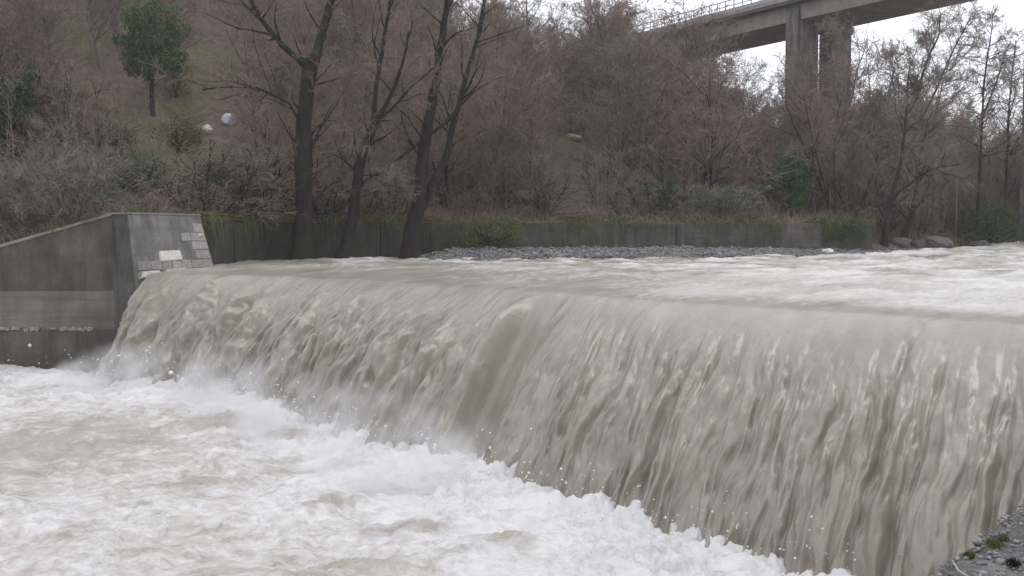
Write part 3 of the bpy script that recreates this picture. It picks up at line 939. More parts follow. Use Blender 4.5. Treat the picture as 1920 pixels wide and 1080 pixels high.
def make_tree(rng, stems, r0, limbs=10, L1=3.2, n2=7, n3=7, n4=4, droop=0., spread=(30, 65), tw=.016, t0=.35):
    """stems: list of (points, r_base, r_tip). Returns trunk mesh, crown mesh (bare twigs)"""
    tr = []; crown_t = []; tw3 = []; tw4 = []
    for pts, ra, rb in stems:
        P = np.asarray(pts, float)
        # resample with a little wobble
        tt = np.concatenate([[0], np.cumsum(np.linalg.norm(np.diff(P, axis=0), axis=1))])
        m = max(6, int(tt[-1] / .6))
        u = np.linspace(0, tt[-1], m)
        Q = np.stack([np.interp(u, tt, P[:, i]) for i in range(3)], -1)
        Q[1:-1] += rng.normal(0, ra * .10, (m - 2, 3))
        rad = ra + (rb - ra) * np.linspace(0, 1, m) ** .8
        rad = rad * (1 + rng.normal(0, .05, m)); rad[0] *= 1.35
        tr.append((Q, rad))
        nl = max(2, int(limbs * (tt[-1] / sum(np.linalg.norm(np.diff(np.asarray(s[0]), axis=0), axis=1).sum() for s in stems)) + .5))
        for p, d, t in kids(rng, Q, nl, t0, spread, .12):
            L = L1 * rng.uniform(.6, 1.15) * (1.15 - .55 * t)
            b1 = grow_path(rng, p, d, L, 6, .16, .05 - droop * .3)
            ra1 = min(.06, max(.018, np.interp(t, [0, 1], [ra, rb]) * .42))
            tr.append((b1, np.linspace(ra1, .012, 7)))
            for p2, d2, t2 in kids(rng, b1, n2, .2, (25, 60), .05 - droop * .3):
                L2 = L * .5 * rng.uniform(.6, 1.2) * (1.1 - .4 * t2)
                b2 = grow_path(rng, p2, d2, L2, 4, .18, .04 - droop * .5)
                crown_t.append((b2, np.linspace(.014, .006, 5)))
                for p3, d3, t3 in kids(rng, b2, n3, .15, (20, 60), .02 - droop * .4):
                    L3 = L2 * .55 * rng.uniform(.6, 1.3)
                    b3 = grow_path(rng, p3, d3, L3, 3, .2, .02 - droop * .6)
                    tw3.append(b3)
                    for p4, d4, t4 in kids(rng, b3, n4, .2, (20, 60)):
                        tw4.append(grow_path(rng, p4, d4, L3 * .55 * rng.uniform(.5, 1.3), 2, .2, -droop * .4))
    V, F = tubes(tr, 7)
    trunk = np_mesh('trunk', V, F)
    Vs, Fs = [], []
    V, F = tubes(crown_t, 3); Vs.append(V); Fs.append(F); o = len(V)
    for arr, w in ((tw3, tw), (tw4, tw * .75)):
        if arr:
            A = np.array(arr)
            V, F = ribbons(A, np.full(len(A), w) * rng.uniform(.7, 1.3, len(A)), rng)
            Vs.append(V); Fs.append(F + o); o += len(V)
    crown = np_mesh('crown', np.concatenate(Vs), np.concatenate(Fs))
    return trunk, crown

def leaf_cloud(rng, clumps, n, size, sx=.28):
    """clumps (m,4): centre + radius. n leaves spread in their shells"""
    i = rng.integers(0, len(clumps), n)
    c = clumps[i]
    d = rng.normal(size=(n, 3)); d /= np.linalg.norm(d, axis=1)[:, None]
    p = c[:, :3] + d * (c[:, 3] * rng.uniform(.35, 1.08, n) )[:, None]
    a = d + rng.normal(0, .6, (n, 3)) + np.array([0, 0, -.2]); a /= np.linalg.norm(a, axis=1)[:, None]
    s = np.cross(a, rng.normal(size=(n, 3))); s /= np.linalg.norm(s, axis=1)[:, None]
    L = size * rng.uniform(.6, 1.4, n)[:, None]
    V = np.stack([p, p + a * L * .5 + s * L * sx, p + a * L, p + a * L * .5 - s * L * sx], 1).reshape(-1, 3)
    F = np.arange(n * 4).reshape(-1, 4)
    return V, F

def thing_tree(name, loc, trunk, crown, mt, mc, label, group=None, rz=0, sc=1, cat='tree', tname='trunk', cname='crown'):
    r = empty(name, loc, rz)
    r.scale = (sc, sc, sc) if np.isscalar(sc) else sc
    if not trunk.materials: trunk.materials.append(mt)
    if not crown.materials: crown.materials.append(mc)
    link(tname, trunk, None, r); link(cname, crown, None, r)
    tag(r, label, cat, group)
    return r

# --- hillside wood: a handful of kinds, copied
rng = np.random.default_rng(11)
VAR = []
for k in range(7):
    H = [8, 9, 7, 10, 8.5, 6.5, 9.5][k]
    ns = [1, 1, 2, 1, 3, 2, 1][k]
    stems = []
    for j in range(ns):
        lean = rng.normal(0, .10 + .12 * (ns > 1), 2)
        p = [np.array([0, 0, -.6]) + np.array([rng.normal(0, .15), rng.normal(0, .15), 0])]
        d = np.array([lean[0], lean[1], 1.])
        for i in range(6):
            d = unit(d + rng.normal(0, .07, 3)); p.append(p[-1] + d * (H * rng.uniform(.85, 1)) / 6)
        stems.append((p, .13 if ns == 1 else .085, .02))
    VAR.append(make_tree(rng, stems, .12, limbs=25, L1=3.4, n2=7, n3=6, n4=5, tw=.024, t0=.22, droop=[0, .05, .1, 0, 0, .12, .05][k]))
BUSH = []
for k in range(4):
    stems = []
    for j in range(9):
        a = rng.uniform(0, 6.28); l = rng.uniform(.2, .8)
        d = unit(np.array([math.cos(a) * l, math.sin(a) * l, 1]))
        P = grow_path(rng, np.array([math.cos(a) * .25, math.sin(a) * .25, -.3]), d, rng.uniform(2.0, 3.4), 5, .12, 0)
        stems.append((P, .03, .008))
    BUSH.append(make_tree(rng, stems, .03, limbs=36, L1=1.5, n2=6, n3=5, n4=3, droop=.15, tw=.017, t0=.1))

T_MATS = [(M_BARK, M_TWIG), (M_BARKGREY, M_TWIG), (M_BARK, M_TWIGRED), (M_BARKGREY, M_TWIGGREY), (M_BARK, M_TWIG), (M_BARK, M_TWIGRED), (M_BARKGREY, M_TWIG)]
OPEN = [(-.35, .034, 66), (-.497, .035, 50), (-.367, .035, 50), (.271, .034, 62), (.203, .042, 59), (-.276, .012, 90), (-.298, .012, 90), (.061, .009, 90), (-.03, .05, 53)]
def thin(x, y, a, rg, keep=.1):
    bad = np.zeros(x.shape, bool)
    for a0, w, ym in OPEN: bad |= (np.abs(a - a0) < w + .9 / y) & (y < ym)
    rock = np.zeros(x.shape, bool)
    for a0, w, ym in OPEN:
        if w < .013: rock |= (np.abs(a - a0) < w + .5 / y) & (y < ym)
    return (~bad | (rg.random(x.shape) < keep)) & ~rock
def place(n, amin, amax, ylo, yhi, pw, test, dmin, seed):
    """random spots on the land side, spaced apart; returns x, y, z, azimuth, distance from the bank"""
    rg = np.random.default_rng(seed)
    a = rg.uniform(amin, amax, n * 14); y = ylo + (yhi - ylo) * rg.random(n * 14) ** pw; x = a * y
    d = poly_dist(x, y, LANDP)
    ok = test(x, y, a, d) & thin(x, y, a, rg, .08)
    x, y, a, d = x[ok], y[ok], a[ok], d[ok]
    got = []
    for i in range(len(x)):
        m = dmin(y[i])
        if got:
            g = np.array(got)
            if np.min((x[g] - x[i]) ** 2 + (y[g] - y[i]) ** 2) < m * m: continue
        got.append(i)
        if len(got) >= n: break
    g = np.array(got)
    return x[g], y[g], ground(x[g], y[g])[0], a[g], d[g]

def scatter_wood():
    rs = random.Random(21)
    X, Y, Z, A, Dn = place(290, -.58, .62, 38, 132, .85, lambda x, y, a, d: (d > 2.2) & (d < 88) & ~((x < -12) & (y < 46)), lambda y: 1.9 + .02 * (y - 40), 21)
    for x, y, z, a in zip(X, Y, Z, A):
        k = rs.randrange(7)
        tr, cr = VAR[k]
        hs = rs.uniform(.8, 1.1)
        if -.02 < a < .2: hs *= np.interp(y, [60, 72, 90, 120], [1.0, 1.15, 1.35, 1.3]) * np.interp(a, [-.02, .05, .11, .185, .2], [1, 1, 1.2, 1.25, 1.0])
        if a >= .2: hs *= np.interp(a, [.2, .24, .3, .36, .45], [1.0, .95, 1.2, 1.2, 1.0]) * np.interp(y, [60, 75, 110], [.95, 1.15, 1.25])
        mt, mc = T_MATS[k]
        left = a < .1
        kind = ['leafless brown tree', 'grey-stemmed brown tree', 'russet twin-stemmed bare tree', 'tall grey bare tree', 'three-stemmed leafless brown tree', 'low russet twin-stemmed bare tree', 'tall grey-stemmed brown tree'][k]
        thing_tree('bare_tree', (x, y, z), tr, cr, mt, mc,
                   kind + (' in the wood covering the hillside' if left else ' in the wood below the viaduct'),
                   kind + (' of the hillside wood' if left else ' of the wood below the viaduct'), rs.uniform(0, 6.28), hs)
scatter_wood()

def scatter_bush():
    rs = random.Random(5)
    X, Y, Z, A, Dn = place(120, -.56, .6, 37, 84, 1, lambda x, y, a, d: (d > 1.6) & (d < 20) & ~((x < -12) & (y < 40)), lambda y: 1.2, 5)
    for x, y, z in zip(X, Y, Z):
        k = rs.randrange(4)
        kind = ['mauve', 'grey', 'russet', 'straggly grey'][k]
        thing_tree('bare_shrub', (x, y, z), *BUSH[k], M_BARK, [M_TWIG, M_TWIGGREY, M_TWIGRED, M_TWIGGREY][k],
                   'bushy leafless %s shrub in the scrub above the river bank' % kind, '%s leafless shrubs above the river bank' % kind, rs.uniform(0, 6.28), rs.uniform(.6, 1.15), 'shrub', 'stems', 'twigs')
scatter_bush()

def scatter_tangle():
    rs = random.Random(15)
    X, Y, Z, A, Dn = place(17, -.56, -.41, 38.0, 47, 1, lambda x, y, a, d: (d > 1.4), lambda y: 1.1, 15)
    for x, y, z in zip(X, Y, Z):
        thing_tree('thorny_shrub', (x, y, z), *PALEBUSH[rs.randrange(2)], M_BARKGREY, M_TWIGPALE,
                   'pale grey thorny shrub in the tangle behind the wing wall', 'thorny shrubs behind the wing wall', rs.uniform(0, 6.28), rs.uniform(.7, 1.25), 'shrub', 'stems', 'twigs')
    X, Y, Z, A, Dn = place(46, .34, .62, 70, 150, 1, lambda x, y, a, d: (d > 1.5) & (d < 70), lambda y: 1.8, 16)
    for x, y, z, a in zip(X, Y, Z, A):
        k = rs.choice([1, 3, 6])
        thing_tree('bare_tree', (x, y, z), *VAR[k], *T_MATS[k], 'slim bare tree in the thicket upstream of the viaduct pier', 'slim trees of the upstream thicket', rs.uniform(0, 6.28), rs.uniform(.75, 1.0) * np.interp(y, [75, 110, 150], [.85, 1.15, 1.4]))
PALEBUSH = [tuple(m.copy() for m in BUSH[k]) for k in (1, 3)]
for _p in PALEBUSH:
    for _m in _p: _m.materials.clear()
M_TWIGPALE = m_twig('twig_pale', (.25, .235, .21), (.19, .178, .145))
scatter_tangle()

# --- the trees standing at the water's edge (left)
def px_stem(pts, Y, ra, rb, dy=0.):
    out = []
    for i, (x, y) in enumerate(pts):
        out.append(at(x, y, Y + dy * i / max(1, len(pts) - 1)))
    return (out, ra, rb)
def local(stems, base):
    return [([p - base for p in s[0]], s[1], s[2]) for s in stems]

def edge_tree(label, stems, seed, mt, mc, limbs, L1, name='riverside_tree', group=None, **kw):
    base = np.array(stems[0][0][0], float)
    rg = np.random.default_rng(seed)
    tr, cr = make_tree(rg, local(stems, base), .2, limbs=limbs, L1=L1, **kw)
    return thing_tree(name, tuple(base), tr, cr, mt, mc, label, group)

Y1 = 45.2
edge_tree('thick forked riverside tree with ivy-darkened trunk, standing in the river edge by the abutment',
    [px_stem([(566, 492), (570, 430), (571, 360), (572, 300), (570, 230), (578, 170), (582, 110)], Y1, .46, .33),
     px_stem([(580, 130), (560, 110), (530, 85), (500, 50), (470, 0), (450, -60)], Y1, .17, .08, -1),
     px_stem([(584, 125), (598, 90), (610, 40), (622, 0), (640, -80), (650, -160)], Y1, .24, .10, 1),
     px_stem([(575, 250), (540, 190), (480, 165), (420, 162), (380, 168)], Y1, .07, .03, -2)],
    31, M_BARKIVY, M_TWIG, 44, 3.4, n2=7, n3=6, n4=4, t0=.2, tw=.019, droop=.08)
Y2 = 46
edge_tree('leaning riverside tree whose trunk splits into several slim rising limbs',
    [px_stem([(640, 488), (655, 430), (668, 370), (670, 320), (688, 270), (706, 225)], Y2, .30, .19),
     px_stem([(700, 240), (703, 180), (712, 120), (724, 50), (735, -20), (740, -80)], Y2, .12, .06, 1),
     px_stem([(704, 228), (728, 190), (748, 145), (760, 100), (766, 60)], Y2, .11, .05, -1),
     px_stem([(706, 225), (740, 200), (775, 158), (800, 140), (812, 128)], Y2, .08, .03, -1.5),
     px_stem([(668, 330), (690, 328), (714, 328)], Y2, .05, .03, -.5),
     px_stem([(655, 372), (640, 398), (600, 408), (560, 408), (510, 392), (460, 382)], Y2, .06, .03, -1.5)],
    32, M_BARK, M_TWIG, 30, 2.6, n2=7, n3=6, n4=4, t0=.3, tw=.018, droop=.1)
Y3 = 47
edge_tree('riverside tree with thick black base and two straight slanting stems',
    [px_stem([(768, 486), (772, 430), (785, 385), (790, 320), (796, 260), (810, 190), (820, 130), (832, 60), (842, -20), (850, -90)], Y3, .42, .09),
     px_stem([(790, 390), (812, 340), (836, 300), (846, 250), (860, 200), (875, 140), (892, 85), (905, 20), (920, -50)], Y3, .20, .06, 1.5)],
    33, M_BARK, M_TWIG, 34, 3.0, n2=7, n3=6, n4=4, t0=.3, tw=.018, droop=.06)
for j, (sx, sy, ss) in enumerate(((-12.9, 43.0, 1.35), (-12.6, 46.2, 1.6), (-9.3, 49.3, 1.5))):
    thing_tree('overhanging_shrub', (sx, sy, gz(sx, sy)), *BUSH[[1, 3, 1][j]], M_BARK, M_TWIGGREY,
               ['bare shrub leaning over the wall right behind the abutment head', 'wide bare shrub overhanging the wall corner behind the thick forked tree', 'bare shrub above the wall behind the leaning riverside tree'][j], None, j * 2.1, (ss * 1.15, ss * 1.15, ss * .85), 'shrub', 'stems', 'twigs')
# broken limb caught between stems
def limb(name, label, pts, Y, ra, rb, m, dy=0, cat='branch'):
    P = np.array(px_stem(pts, Y, ra, rb, dy)[0]); base = P[0]
    k = 14
    tt = np.linspace(0, 1, len(P)); u = np.linspace(0, 1, k)
    Q = np.stack([np.interp(u, tt, P[:, i]) for i in range(3)], -1) - base
    Q[1:-1] += np.random.default_rng(int(pts[0][0])).normal(0, ra * .3, (k - 2, 3))
    V, F = tubes([(Q, np.linspace(ra, rb, k))], 7)
    o = link(name, np_mesh(name, V, F), m); o.location = base
    return tag(o, label, cat)
limb('broken_branch', 'broken dark branch hung up slantwise between the riverside stems', [(736, 306), (760, 288), (800, 258), (830, 235), (858, 208)], Y3 - .6, .05, .085, M_BARK)
limb('hanging_stick', 'short bleached stick dangling below the broken branch', [(737, 305), (732, 315), (734, 332)], Y3 - .6, .035, .02, M_PALEWOOD)

# --- right-hand riverside trees
YR = 60
edge_tree('small forked riverside tree on the rocky point at the end of the retaining wall',
    [px_stem([(1657, 462), (1662, 420), (1668, 375)], YR, .22, .17),
     px_stem([(1668, 378), (1678, 345), (1688, 310), (1694, 270), (1700, 200)], YR, .13, .04, .5),
     px_stem([(1670, 376), (1690, 355), (1715, 340), (1735, 320), (1770, 312), (1800, 308)], YR, .11, .04, -1),
     px_stem([(1664, 400), (1650, 375), (1640, 340)], YR, .06, .03, .5)],
    34, M_BARK, M_TWIGGREY, 24, 2.8, n2=7, n3=6, n4=4, t0=.3, tw=.02)
edge_tree('riverside tree on the rocky point with a stout leaning base and slim upright stem',
    [px_stem([(1690, 464), (1703, 420), (1712, 400), (1716, 360), (1722, 320)], YR + 1.5, .26, .10),
     px_stem([(1712, 395), (1718, 340), (1726, 290), (1740, 220)], YR + 1.5, .09, .04, .5)],
    35, M_BARK, M_TWIG, 22, 3.0, n2=7, n3=6, n4=4, t0=.3, tw=.02)
edge_tree('slim stem leaning to the bridge above the end of the retaining wall',
    [px_stem([(1590, 432), (1608, 395), (1622, 362), (1634, 336), (1646, 290)], YR + 1, .12, .05)], 36, M_BARK, M_TWIG, 12, 2.4, n2=6, n3=6, n4=4, t0=.35, tw=.02)
edge_tree('tall bare tree with fine domed crown against the sky beneath the bridge',
    [px_stem([(1690, 450), (1702, 330), (1712, 240), (1718, 180), (1740, 110), (1762, 60), (1764, 25)], 72, .22, .04),
     px_stem([(1712, 250), (1750, 180), (1780, 110), (1800, 70), (1815, 40)], 72, .12, .03, 1),
     px_stem([(1712, 260), (1700, 180), (1704, 130), (1720, 90)], 72, .09, .03, -1)],
    37, M_BARK, M_TWIGGREY, 70, 3.0, n2=8, n3=7, n4=4, t0=.35, tw=.026, spread=(35, 75), droop=.06)
edge_tree('bare tree with dark drooping twig sprays beside the right bridge pier',
    [px_stem([(1832, 440), (1838, 300), (1842, 200), (1848, 130), (1856, 80), (1862, 45)], 70, .16, .03),
     px_stem([(1842, 220), (1870, 150), (1885, 100)], 70, .08, .03, 1)],
    38, M_BARK, M_TWIGGREY, 52, 2.6, n2=7, n3=6, n4=4, t0=.35, tw=.026, droop=.22, spread=(45, 80))
edge_tree('bare tree with open crown at the foot of the right bridge pier',
    [px_stem([(1885, 440), (1888, 300), (1892, 200), (1900, 120), (1905, 75)], 74, .15, .03)],
    39, M_BARK, M_TWIGGREY, 44, 2.8, n2=7, n3=6, n4=4, t0=.35, tw=.024, droop=.18, spread=(40, 75))
# faint tall trees on the skyline left of the viaduct
for j, (px, py, Yd, H) in enumerate(((1262, 110, 112, 13), (1300, 110, 118, 14), (1225, 110, 120, 12), (1095, 90, 110, 10), (1650, 190, 150, 14), (1625, 200, 155, 11), (1690, 190, 150, 10))):
    p = at(px, py, Yd); z = gz(p[0], p[1])
    rg = np.random.default_rng(60 + j)
    st = [([np.array([0, 0, -.5]), np.array([.2, 0, H * .35]), np.array([0, .2, H * .7]), np.array([.2, 0, H])], .16, .03)]
    tr, cr = make_tree(rg, st, .15, limbs=22, L1=4.0, n2=6, n3=6, n4=3, t0=.35, tw=.022, spread=(18, 38))
    thing_tree('skyline_tree', (p[0], p[1], z), tr, cr, M_BARKGREY, M_TWIGGREY,
               'slender bare tree standing on the skyline above the viaduct railing end' if j < 4 else 'slender bare tree standing far off behind the viaduct piers', 'tall bare trees on the skyline' if j < 4 else 'far bare trees behind the piers')
limb('pale_trunk', 'pale grey leaning trunk behind the tall bare tree', [(1650, 440), (1672, 350), (1696, 262), (1706, 225), (1716, 180), (1722, 140)], 73, .28, .05, M_PALEWOOD, .5, 'trunk')

# --- evergreens
def evergreen(name, label, px, py, Y, H, Wd, seed, m, bole=.0, n=9000, size=.13, cat='shrub', group=None, mt=M_BARK):
    """H total height, Wd crown width, bole = bare trunk height"""
    p = at(px, py, Y); z = gz(p[0], p[1])
    rg = np.random.default_rng(seed)
    root = empty(name, (p[0], p[1], z))
    tag(root, label, cat, group)
    m_ = 46
    d = rg.normal(size=(m_, 3)); d /= np.linalg.norm(d, axis=1)[:, None]
    rr = rg.uniform(.2, 1.25, m_) ** .5
    hc = (H - bole) / 2
    c = d * rr[:, None] * np.array([Wd / 2, Wd / 2, hc]) * .82 + np.array([0, 0, bole + hc])
    cl = np.hstack([c, (rg.uniform(.10, .32, (m_, 1)) * Wd * .55)])
    V, F = leaf_cloud(rg, cl, n, size)
    stems = [(grow_path(rg, np.array([0, 0, -.4]), np.array([0, 0, 1.]), bole + hc * 1.5 + .4, 6, .06, .05), np.linspace(.065 * Wd * .6, .03, 7))]
    for q in cl[::3]:
        a = np.array([0, 0, bole + hc * .3]); b = q[:3]
        stems.append((np.stack([a, (a + b) / 2 + rg.normal(0, .1, 3), b]), np.array([.035, .025, .012])))
    Vt, Ft = tubes(stems, 6)
    link('trunk', np_mesh('trunk', Vt, Ft), mt, root)
    link('crown', np_mesh('crown', V, F, False), m, root)
    return root
evergreen('evergreen_tree', 'round-topped evergreen tree with bare trunk on the hillside', 287, 175, 66, 7.8, 4.6, 41, M_LEAF, 1.7, 15000, .15, 'tree')
evergreen('evergreen_tree', 'dark narrow evergreen at the edge of the wood, left of the round-topped tree', 10, 190, 50, 4.6, 2.6, 42, M_LEAFDK, .5, 9000, .14, 'tree')
evergreen('evergreen_tree', 'dark evergreen with thin crown next to the narrow one', 60, 180, 53, 4.4, 1.8, 43, M_LEAFDK, 1.4, 5000, .14, 'tree')
evergreen('evergreen_shrub', 'low spreading green shrub on the slope above the abutment', 255, 310, 50, 1.9, 3.2, 44, M_LEAF, 0, 9000, .1)
evergreen('evergreen_shrub', 'small bright green shrub among bare stems left of the abutment', 186, 335, 44, 1.1, 1.2, 45, M_LEAF, 0, 3500, .08)
evergreen('evergreen_shrub', 'tall dark green bush on the bank below the viaduct', 1480, 395, 62, 4.6, 3.2, 46, M_LEAF, 0.1, 16000, .12)
evergreen('evergreen_shrub', 'dark ivy-like bush overhanging the water past the rocky point', 1862, 440, 71, 3.0, 7.0, 47, M_LEAFDK, 0, 14000, .11)
evergreen('evergreen_shrub', 'olive green bush trailing over the retaining wall', 905, 445, 51.0, 1.5, 4.2, 48, M_LEAFYG, 0, 9000, .07)
evergreen('evergreen_shrub', 'dark green bush behind the trees at the retaining wall corner', 420, 400, 49, 2.2, 4.0, 49, M_LEAFDK, 0, 9000, .09)
evergreen('evergreen_shrub', 'shadowy dark bush left of the cane clump', 1245, 385, 60, 2.6, 2.6, 50, M_LEAFDK, 0, 7000, .1)
evergreen('evergreen_shrub', 'dark leafy bush growing round the end of the retaining wall near the rocky point', 1568, 440, 57.9, 1.9, 3.2, 52, M_LEAFDK, 0, 8000, .08)
evergreen('evergreen_tree', 'hazy round evergreen seen under the bridge deck', 1428, 150, 125, 9, 7, 51, M_LEAFDK, 2, 9000, .25, 'tree')

for j, (px, py, Yd, H_, W_, mm) in enumerate(((40, 260, 52, 2.4, 3.0, 0), (112, 330, 45, 1.6, 1.8, 1), (335, 245, 60, 2.2, 3.4, 1), (212, 258, 56, 2.0, 2.6, 0), (372, 340, 50, 1.6, 3.0, 1), (22, 340, 44, 1.5, 2.2, 0), (150, 235, 58, 2.6, 2.8, 1), (480, 330, 54, 2.0, 3.0, 1), (330, 150, 70, 3.0, 3.2, 1), (95, 160, 62, 3.2, 2.4, 0))):
    evergreen('leafy_bush', ['loose dark green bush among the bare shrubs of the hillside', 'loose olive bush among the bare shrubs of the hillside'][mm], px, py, Yd, H_, W_, 200 + j, [M_LEAFDK, M_LEAFYG][mm], 0, 4200, .1, 'bush', ['dark green hillside bushes', 'olive hillside bushes'][mm])
def canes():
    p = at(1350, 395, 59); z = gz(p[0], p[1])
    rg = np.random.default_rng(77)
    root = empty('cane_clump', (p[0], p[1], z)); tag(root, 'clump of arching grey-green canes on the bank left of the dark bush', 'canes')
    n = 420
    b = np.stack([rg.normal(0, 1.1, n), rg.normal(0, .7, n), np.full(n, -.1)], -1)
    az = rg.uniform(0, 6.28, n); L = rg.uniform(1.6, 3.2, n); le = rg.uniform(.15, .6, n)
    t = np.linspace(0, 1, 6)
    P = b[:, None] + np.stack([np.cos(az)[:, None] * le[:, None] * L[:, None] * t ** 1.8, np.sin(az)[:, None] * le[:, None] * L[:, None] * t ** 1.8, L[:, None] * (t - .33 * t ** 2.6)], -1)
    V, F = ribbons(P, np.full(n, .028), rg)
    link('stems', np_mesh('stems', V, F), M_CANE, root)
    m = 2600
    i = rg.integers(0, n, m); k = rg.integers(1, 6, m)
    q = P[i, k]; a2 = rg.uniform(0, 6.28, m); l2 = rg.uniform(.3, .7, m)
    Q = np.stack([q, q + np.stack([np.cos(a2) * l2 * .5, np.sin(a2) * l2 * .5, l2 * .25], -1), q + np.stack([np.cos(a2) * l2, np.sin(a2) * l2, -l2 * .1], -1)], 1)
    V, F = ribbons(Q, np.full(m, .035), rg)
    link('leaves', np_mesh('leaves', V, F), M_CANE, root)
canes()

# --- undergrowth as one mass: brambles, dead grass, ivy
def undergrowth():
    rg = np.random.default_rng(3)
    def spots(n, lo, hi, pw=1.0):
        out = []
        while len(out) < n:
            a = rg.uniform(-.58, .62, n * 3); y = rg.uniform(36.5, 95, n * 3); x = a * y
            d = poly_dist(x, y, LANDP)
            ok = (d > lo) & (d < lo + (hi - lo) * rg.random(n * 3) ** pw)
            out += list(zip(x[ok], y[ok]))
        P = np.array(out[:n]); z = ground(P[:, 0], P[:, 1])[0]
        return np.column_stack([P, z])
    n = 3200
    wp = np.array(WALLP); seg = rg.integers(0, 5, n); tq = rg.uniform(0, 1, n)
    clump = fbm(seg + tq * 3.1, tq * 0, 3, 18) + rg.normal(0, .15, n) > .0
    seg, tq = seg[clump], tq[clump]; n = len(seg)
    e = wp[seg + 1] - wp[seg]; e /= np.linalg.norm(e, axis=1)[:, None]; nn_ = np.column_stack([-e[:, 1], e[:, 0]])
    q = wp[seg] + (wp[seg + 1] - wp[seg]) * tq[:, None]
    L = rg.gamma(2.5, .22, n); z0 = 1.9 + rg.uniform(0, .3, n)
    def pt(off, dz): return np.column_stack([q + nn_ * off[:, None] + e * rg.normal(0, .12, (n, 1)), z0 + dz])
    P = np.stack([pt(rg.uniform(.2, .8, n), 0 * L), pt(np.full(n, -.12), .08 - .1 * L), pt(-rg.uniform(.12, .25, n), -.55 * L), pt(-rg.uniform(.1, .3, n), -L)], 1)
    V, F = ribbons(P, np.full(n, .03), rg)
    tag(link('trailing_brambles', np_mesh('trailing_brambles', V, F), M_LEAFYG), 'brambles and ivy strands trailing down over the retaining wall', 'brambles', kind='stuff')
    # bramble arcs
    n = 15000
    b = spots(n, .6, 16)
    az = rg.uniform(0, 6.28, n); L = rg.gamma(3, .28, n)
    t = np.linspace(0, 1, 4)
    P = b[:, None] + np.stack([np.cos(az)[:, None] * L[:, None] * t * .8, np.sin(az)[:, None] * L[:, None] * t * .8, L[:, None] * (1.5 * t - 1.2 * t ** 2)], -1)
    V, F = ribbons(P, np.full(n, .02), rg)
    tag(link('brambles', np_mesh('brambles', V, F), M_TWIGRED), 'tangle of leafless bramble and dead stems over the bank', 'undergrowth', kind='stuff')
    n = 22000
    keep = spots(n * 2, .55, 9, 1.6)
    gr = fbm(keep[:, 0] * .16, keep[:, 1] * .16, 3, 12) > -.02
    b = keep[gr][:n]; n = len(b)
    P = np.stack([b, b + rg.normal(0, .10, (n, 3)) + np.column_stack([np.zeros((n, 2)), rg.uniform(.1, .3, n)])], 1)
    V, F = ribbons(P, np.full(n, .035), rg)
    tag(link('bank_grass', np_mesh('bank_grass', V, F), M_LEAFYG), 'short olive grass and weeds along the top of the bank', 'grass', kind='stuff')
    n = 5000
    tq = rg.uniform(0, 1, n); wp = np.array(WALLP); seg = rg.integers(2, 4, n)
    q = wp[seg] + (wp[seg + 1] - wp[seg]) * tq[:, None] + np.column_stack([rg.normal(.05, .05, n), -np.abs(rg.normal(.25, .2, n))])
    b = np.column_stack([q, ground(q[:, 0], q[:, 1])[0]])
    P = np.stack([b, b + rg.normal(0, .06, (n, 3)) + np.column_stack([np.zeros((n, 2)), rg.uniform(.05, .16, n)])], 1)
    V, F = ribbons(P, np.full(n, .035), rg)
    tag(link('foot_grass', np_mesh('foot_grass', V, F), M_LEAFYG), 'thin line of yellow-green grass at the foot of the retaining wall', 'grass', kind='stuff')
    keep = spots(n * 4, .6, 4.5)
    s = fbm(keep[:, 0] * .2 + 5, keep[:, 1] * .2, 3, 14) > .12
    b = keep[s][:n]; n = len(b)
    P = np.stack([b, b + rg.normal(0, .16, (n, 3)) + np.column_stack([np.zeros((n, 2)), rg.uniform(.15, .45, n)])], 1)
    V, F = ribbons(P, np.full(n, .03), rg)
    tag(link('dead_bracken', np_mesh('dead_bracken', V, F), M_STRAW), 'rusty dead bracken and straw patches behind the retaining wall', 'bracken', kind='stuff')
undergrowth()

# ------------------------------------------------------------------ stones
def rock_mesh(seed, sub=2, rough=.25):
    bm = bmesh.new(); bmesh.ops.create_icosphere(bm, subdivisions=sub, radius=1)
    rr = np.random.default_rng(seed)
    v = np.array([p.co[:] for p in bm.verts])
    # chip with random planes
    for k in range(9):
        d = unit(rr.normal(size=3)); h = rr.uniform(.55, .95)
        s = v @ d; v = v - np.where(s > h, (s - h) * .9, 0)[:, None] * d
    v = v * (1 + rough * .3 * rr.normal(size=(len(v), 1)) * .3)
    v = v * (1 + .26 * fbm(v[:, 0] * 2.0 + seed, v[:, 1] * 2.0 + v[:, 2] * 1.7, 4, seed))[:, None]
    for p, c in zip(bm.verts, v): p.co = c
    me = bpy.data.meshes.new('rock'); bm.to_mesh(me); bm.free()
    return me
ROCKS = [rock_mesh(s) for s in range(8)]

